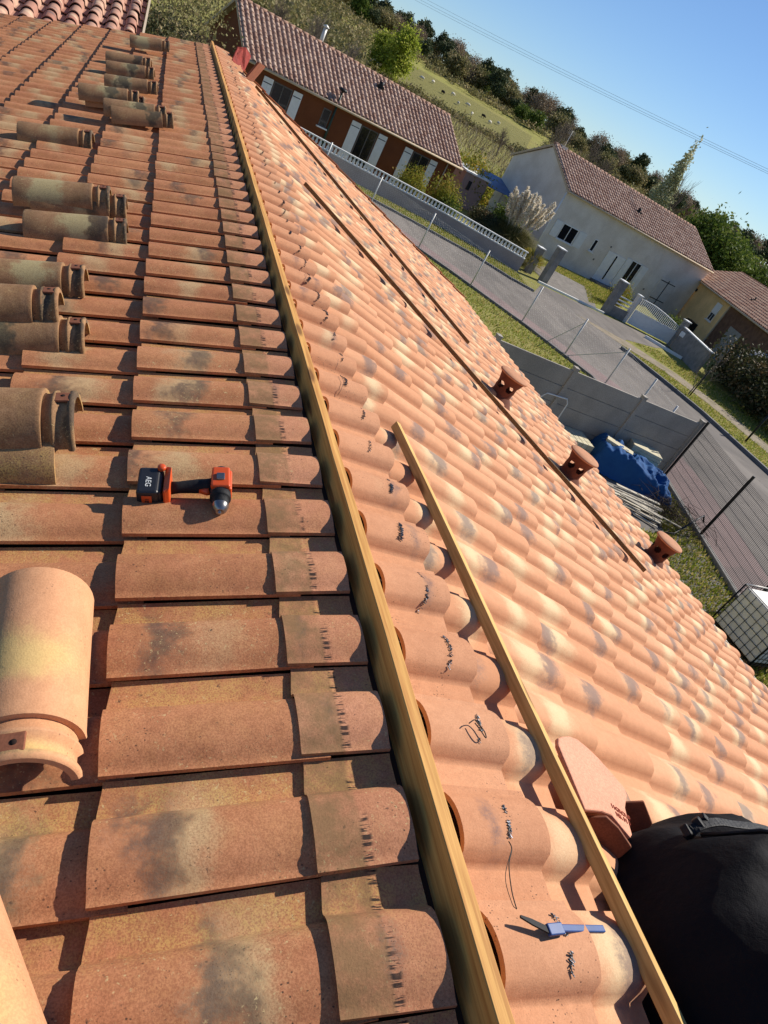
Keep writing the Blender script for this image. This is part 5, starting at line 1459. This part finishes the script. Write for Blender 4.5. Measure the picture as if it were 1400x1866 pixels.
# single trees one can tell apart
tree_proto('poplar', 61, 'poplar_tree', L_silver, M_barkg, 9.5, (1.25, 1.25, 4.7), 5.4, 5200, .15, 90, levels=3, nb=6, rad=.14, spread=.35, shape='cone', sp=.22)
x, y = pol(36.0, 84); plant('poplar', x, y, 1.25, 'slender silvery poplar standing above the wood behind the white house', 'poplar', sz=1.22)
tree_proto('spring', 62, 'leafy_tree', L_spring, M_bark, 7, (2.2, 2.2, 4.0), 4.8, 7000, .26, 46, rad=.16, spread=.5)
x, y = pol(15.2, 140); plant('spring', x, y, 1.0, 'bright spring green tree behind the ridge of the rust house', 'tree', sz=.95)
x, y = pol(13.9, 143); plant('spring', x, y, .9, 'duller green tree left of the bright spring green one', 'tree', sz=.7)
tree_proto('big', 63, 'leafy_tree', L_deep, M_bark, 7, (3.0, 3.0, 3.6), 4.6, 9000, .24, 50, rad=.2)
for a, D, s_, sz_, lab in ((40.2, 92, 1.0, 1.05, 'tall deep green tree behind the right end of the white house roof'), (41.6, 90, 1.05, .92, 'broad green tree right behind the tall one at the right edge'), (43.6, 96, .9, .80, 'rounded olive green tree farthest right behind the yellow house'), (45.2, 92, .95, .8, 'last green tree cut by the right edge of the photo')):
    x, y = pol(a, D); plant('big', x, y, s_, lab, 'tree', sz=sz_)
tree_proto('twiggy', 64, 'bare_tree', L_bare, M_barkg, 8, (2.6, 2.6, 2.8), 5.4, 0, .12, 50, levels=4, nb=6, rad=.20, spread=.6, sp=.36)
for a, D, s_, lab in ((9.2, 66, .92, 'big leafless tree spreading behind the left end of the rust house'), (6.6, 72, .8, 'leafless tree at the far left gable of the rust house'), (11.6, 74, .8, 'third leafless tree behind the rust house chimney'),
                      (27.7, 150, 1.45, 'leafless grey tree on the skyline above the gable of the white house'), (31.0, 140, 1.3, 'pair mate leafless tree on the skyline above the white house ridge'), (32.2, 138, 1.15, 'smaller leafless tree right of the one above the white house ridge'), (24.2, 120, .6, 'pale leafless tree at the lower end of the meadow')):
    x, y = pol(a, D); plant('twiggy', x, y, s_, lab, 'tree')
tree_proto('bush', 65, 'bush', L_deep, M_bark, 2.4, (1.5, 1.5, 1.3), 1.5, 5200, .12, 36, rad=.07)
tree_proto('bushy', 66, 'bush', L_yelgr, M_bark, 2.4, (1.1, 1.1, 1.3), 1.5, 4200, .09, 36, rad=.05)
tree_proto('bushd', 67, 'bush', L_dark, M_bark, 2.4, (1.6, 1.6, 1.2), 1.4, 6500, .11, 40, rad=.06, levels=3)
tree_proto('sparse', 69, 'young_tree', L_oak, M_bark, 5, (2.0, 2.0, 2.0), 3.4, 2000, .11, 40, levels=3, nb=5, rad=.09, sp=.36)
x, y = pol(.3, 40); plant('sparse', x, y, .9, 'sparse leafy green tree just right of the neighbouring roof verge at top left', 'tree')
for i, (a, D, s_, kd, lab) in enumerate((
        (18.9, 42.0, .72, 'bushy', 'yellow green shrub climbing in front of the right shutters of the rust house'),
        (21.6, 43.4, .80, 'bushy', 'light green shrub at the right corner of the rust house'),
        (22.0, 43.2, .50, 'bush', 'green shrub below the pinkish outbuilding'),
        (25.4, 46.0, .62, 'bushd', 'dark reddish shrub left of the pampas grass'),
        (26.9, 46.5, .8, 'bush', 'green shrub in the gap behind the pampas grass'),
        (23.0, 55.0, 1.2, 'bushy', 'yellowish shrub behind the pinkish outbuilding'),
        (37.2, 49.0, .62, 'bushy', 'pale olive shrub behind the railing wall in front of the white house'),
        (41.6, 49.5, .5, 'bush', 'dark green shrub at the corner between the white and yellow houses'))):
    x, y = pol(a, D); plant(kd, x, y, s_, lab, 'shrub', z=G)
for i, (x, y, s_, lab) in enumerate(((32.3, 27.0, 1.05, 'dark dense bush nearest the right edge below the yellow house'), (33.6, 30.0, 1.15, 'dark bush right of the mailbox wall end'), (32.2, 24.6, 1.0, 'lowest dark bush at the right edge beyond the path'), (35.8, 28.6, 1.2, 'tall dark bush behind the others at the right edge'))):
    plant('bushd', x, y, s_, lab, 'bush', z=G)
tree_proto('sapling', 68, 'sapling', L_bare, M_barkg, 3.4, (.7, .7, .9), 2.4, 60, .05, 10, levels=3, nb=4, rad=.035, spread=.6)
plant('sapling', 25.7, 25.1, 1.0, 'thin leafless sapling tied to a black stake on the path verge', 'young tree', z=G)
mb = MB(); mb.tube([(25.62, 25.0, G - .1), (25.62, 25.0, G + 1.5)], .035, 6); tag(mb.build('tree_stake', M_dark), 'black stake beside the thin sapling', 'stake')

# pampas grass
pg = empty('pampas_grass', (20.9, 39.9, G), 'large pampas grass clump with tall cream plumes in front of the white house gable', 'pampas grass')
nr = np.random.default_rng(70); m = 14000
a = nr.random(m) * 6.28; r_ = np.sqrt(nr.random(m)) * .5; el = nr.uniform(.25, 1.45, m); L_ = nr.uniform(1.4, 3.0, m)
b0 = np.stack([20.9 + r_ * np.cos(a), 39.9 + r_ * np.sin(a), np.full(m, G)], -1)
a2 = a + nr.normal(0, .5, m); dirv = np.stack([np.cos(a2) * np.cos(el), np.sin(a2) * np.cos(el), np.sin(el)], -1)
p1 = b0 + dirv * (L_ * .55)[:, None]; p2 = p1 + (dirv * np.array([1, 1, .35]) + np.array([0, 0, -.25])) * (L_ * .5)[:, None]
sd_ = np.stack([-np.sin(a2), np.cos(a2), 0 * a2], -1) * .009
V = np.stack([b0 - sd_, b0 + sd_, p1 + sd_, p1 - sd_, p1 - sd_, p1 + sd_, p2 + sd_ * .2, p2 - sd_ * .2], 1).reshape(-1, 3)
npmesh('blades', V, np.arange(8 * m).reshape(-1, 4), leaf_mat('pampas_blade', srgb(112, 112, 66), srgb(84, 90, 50), srgb(150, 138, 92)), pg, tid=np.repeat(nr.random((m, 3)), 8, 0))
rg = random.Random(71)
for i in range(80):
    a = rg.uniform(0, 6.28); r_ = rg.uniform(.05, .95); h = rg.uniform(2.3, 3.7); b = Vector((20.9 + .3 * math.cos(a), 39.9 + .3 * math.sin(a), G))
    t_ = b + Vector((math.cos(a) * r_ * 1.3, math.sin(a) * r_ * 1.3, h)); q1 = b.lerp(t_, .72) + Vector((0, 0, .1))
    n_ = 260; nr2 = np.random.default_rng(i); tt_ = nr2.random(n_); wd = .07 * np.sin(np.clip(tt_, 0.02, 1) * 3.0) + .01
    c_ = np.array(q1)[None] * (1 - tt_[:, None]) + np.array(t_)[None] * tt_[:, None] + nr2.normal(0, 1, (n_, 3)) * wd[:, None] * .55
    V, F = leaf_np(c_, .06, nr2, aspect=3.6)
    npmesh('plume', V, F, L_plume, pg, tid=np.repeat(nr2.random((n_, 3)), 4, 0))
    mb = MB(); mb.tube([b, q1], .006, 3, cap=False); mb.build('stem', L_plume, pg)
# small palm by the pillar
pm = empty('dwarf_palm', (21.2, 37.1, G), 'small fan palm with a pale crown at the end of the balustrade wall', 'palm')
mb = MB(); mb.tube([(21.2, 37.0, G), (21.2, 37.0, G + .5)], [.12, .09], 8); mb.build('trunk', M_bark, pm)
V, F, o_ = [], [], 0; nr = np.random.default_rng(72)
for i in range(46):
    a = nr.random() * 6.28; e = nr.uniform(.1, 1.4)
    d = np.array([math.cos(a) * math.cos(e), math.sin(a) * math.cos(e), math.sin(e)]); b = np.array([21.2, 37.0, G + .5]); h = b + d * .5
    for j in range(9):
        v = d + nr.normal(0, .35, 3); v /= np.linalg.norm(v); t_ = h + v * .42 - np.array([0, 0, .05]); sdv = np.cross(v, d + .01); sdv /= np.linalg.norm(sdv) + 1e-6
        V += [h - sdv * .012, h + sdv * .012, t_ + sdv * .004, t_ - sdv * .004]; F.append((o_, o_ + 1, o_ + 2, o_ + 3)); o_ += 4
npmesh('fronds', np.array(V), np.array(F), L_yelgr, pm, tid=np.repeat(nr.random((len(F), 3)), 4, 0))
# garden canopy at the right edge
cn = empty('garden_canopy', (36.2, 32.2, G), 'pale domed garden canopy on dark legs behind the dark bushes', 'canopy')
mb = MB(); mb.lathe([(1.55, 1.5), (1.5, 1.75), (1.1, 2.2), (.5, 2.45), (0, 2.5)], (36.2, 32.0, G), 20); mb.build('cover', simple('cover_pale', srgb(176, 174, 172), .08, 2, .7, bump=.3, dist=.05), cn)
mb = MB()
for k in range(6):
    t = k * math.pi / 3; mb = MB(); mb.tube([(36.2 + 1.5 * math.cos(t), 32.0 + 1.5 * math.sin(t), G), (36.2 + 1.5 * math.cos(t), 32.0 + 1.5 * math.sin(t), G + 1.8)], .035, 6); mb.build('leg', M_dark, cn)
mb = MB()
mb.tube([(36.2 + 1.52 * math.cos(t), 32.0 + 1.52 * math.sin(t), G + 1.6) for t in np.linspace(0, 6.283, 25)], .03, 6)
mb.build('hoop', M_dark, cn)

# overhead wires
def at(az, el, D): a = math.radians(az); return Vector((D * math.sin(a), D * math.cos(a), 1.065 + D * math.tan(math.radians(el))))
for i, (off, lab) in enumerate(((0.28, 'upper overhead wire crossing the sky'), (0.0, 'middle overhead wire crossing the sky'), (-.22, 'lower overhead wire crossing the sky'))):
    a, b = at(15.4, 3.71, 90) + Vector((0, 0, off)), at(41.3, 5.51, 62) + Vector((0, 0, off * .5)); d = b - a; pts = []
    for t in np.linspace(-1.2, 2.2, 50):
        p = a + d * t; p.z += 1.2 * (t - 0) * (t - 1) * .5; pts.append(p)
    mb = MB(); mb.tube(pts, .011, 4, cap=False)
    tag(mb.build('power_line', simple('cable_grey', srgb(120, 126, 134), .02, 1, .6, bump=0)), lab, 'overhead wire')
# prototypes never planted are removed
for k_, (r_, used) in PROTO.items():
    if not used:
        for c in list(r_.children): bpy.data.objects.remove(c)
        bpy.data.objects.remove(r_)
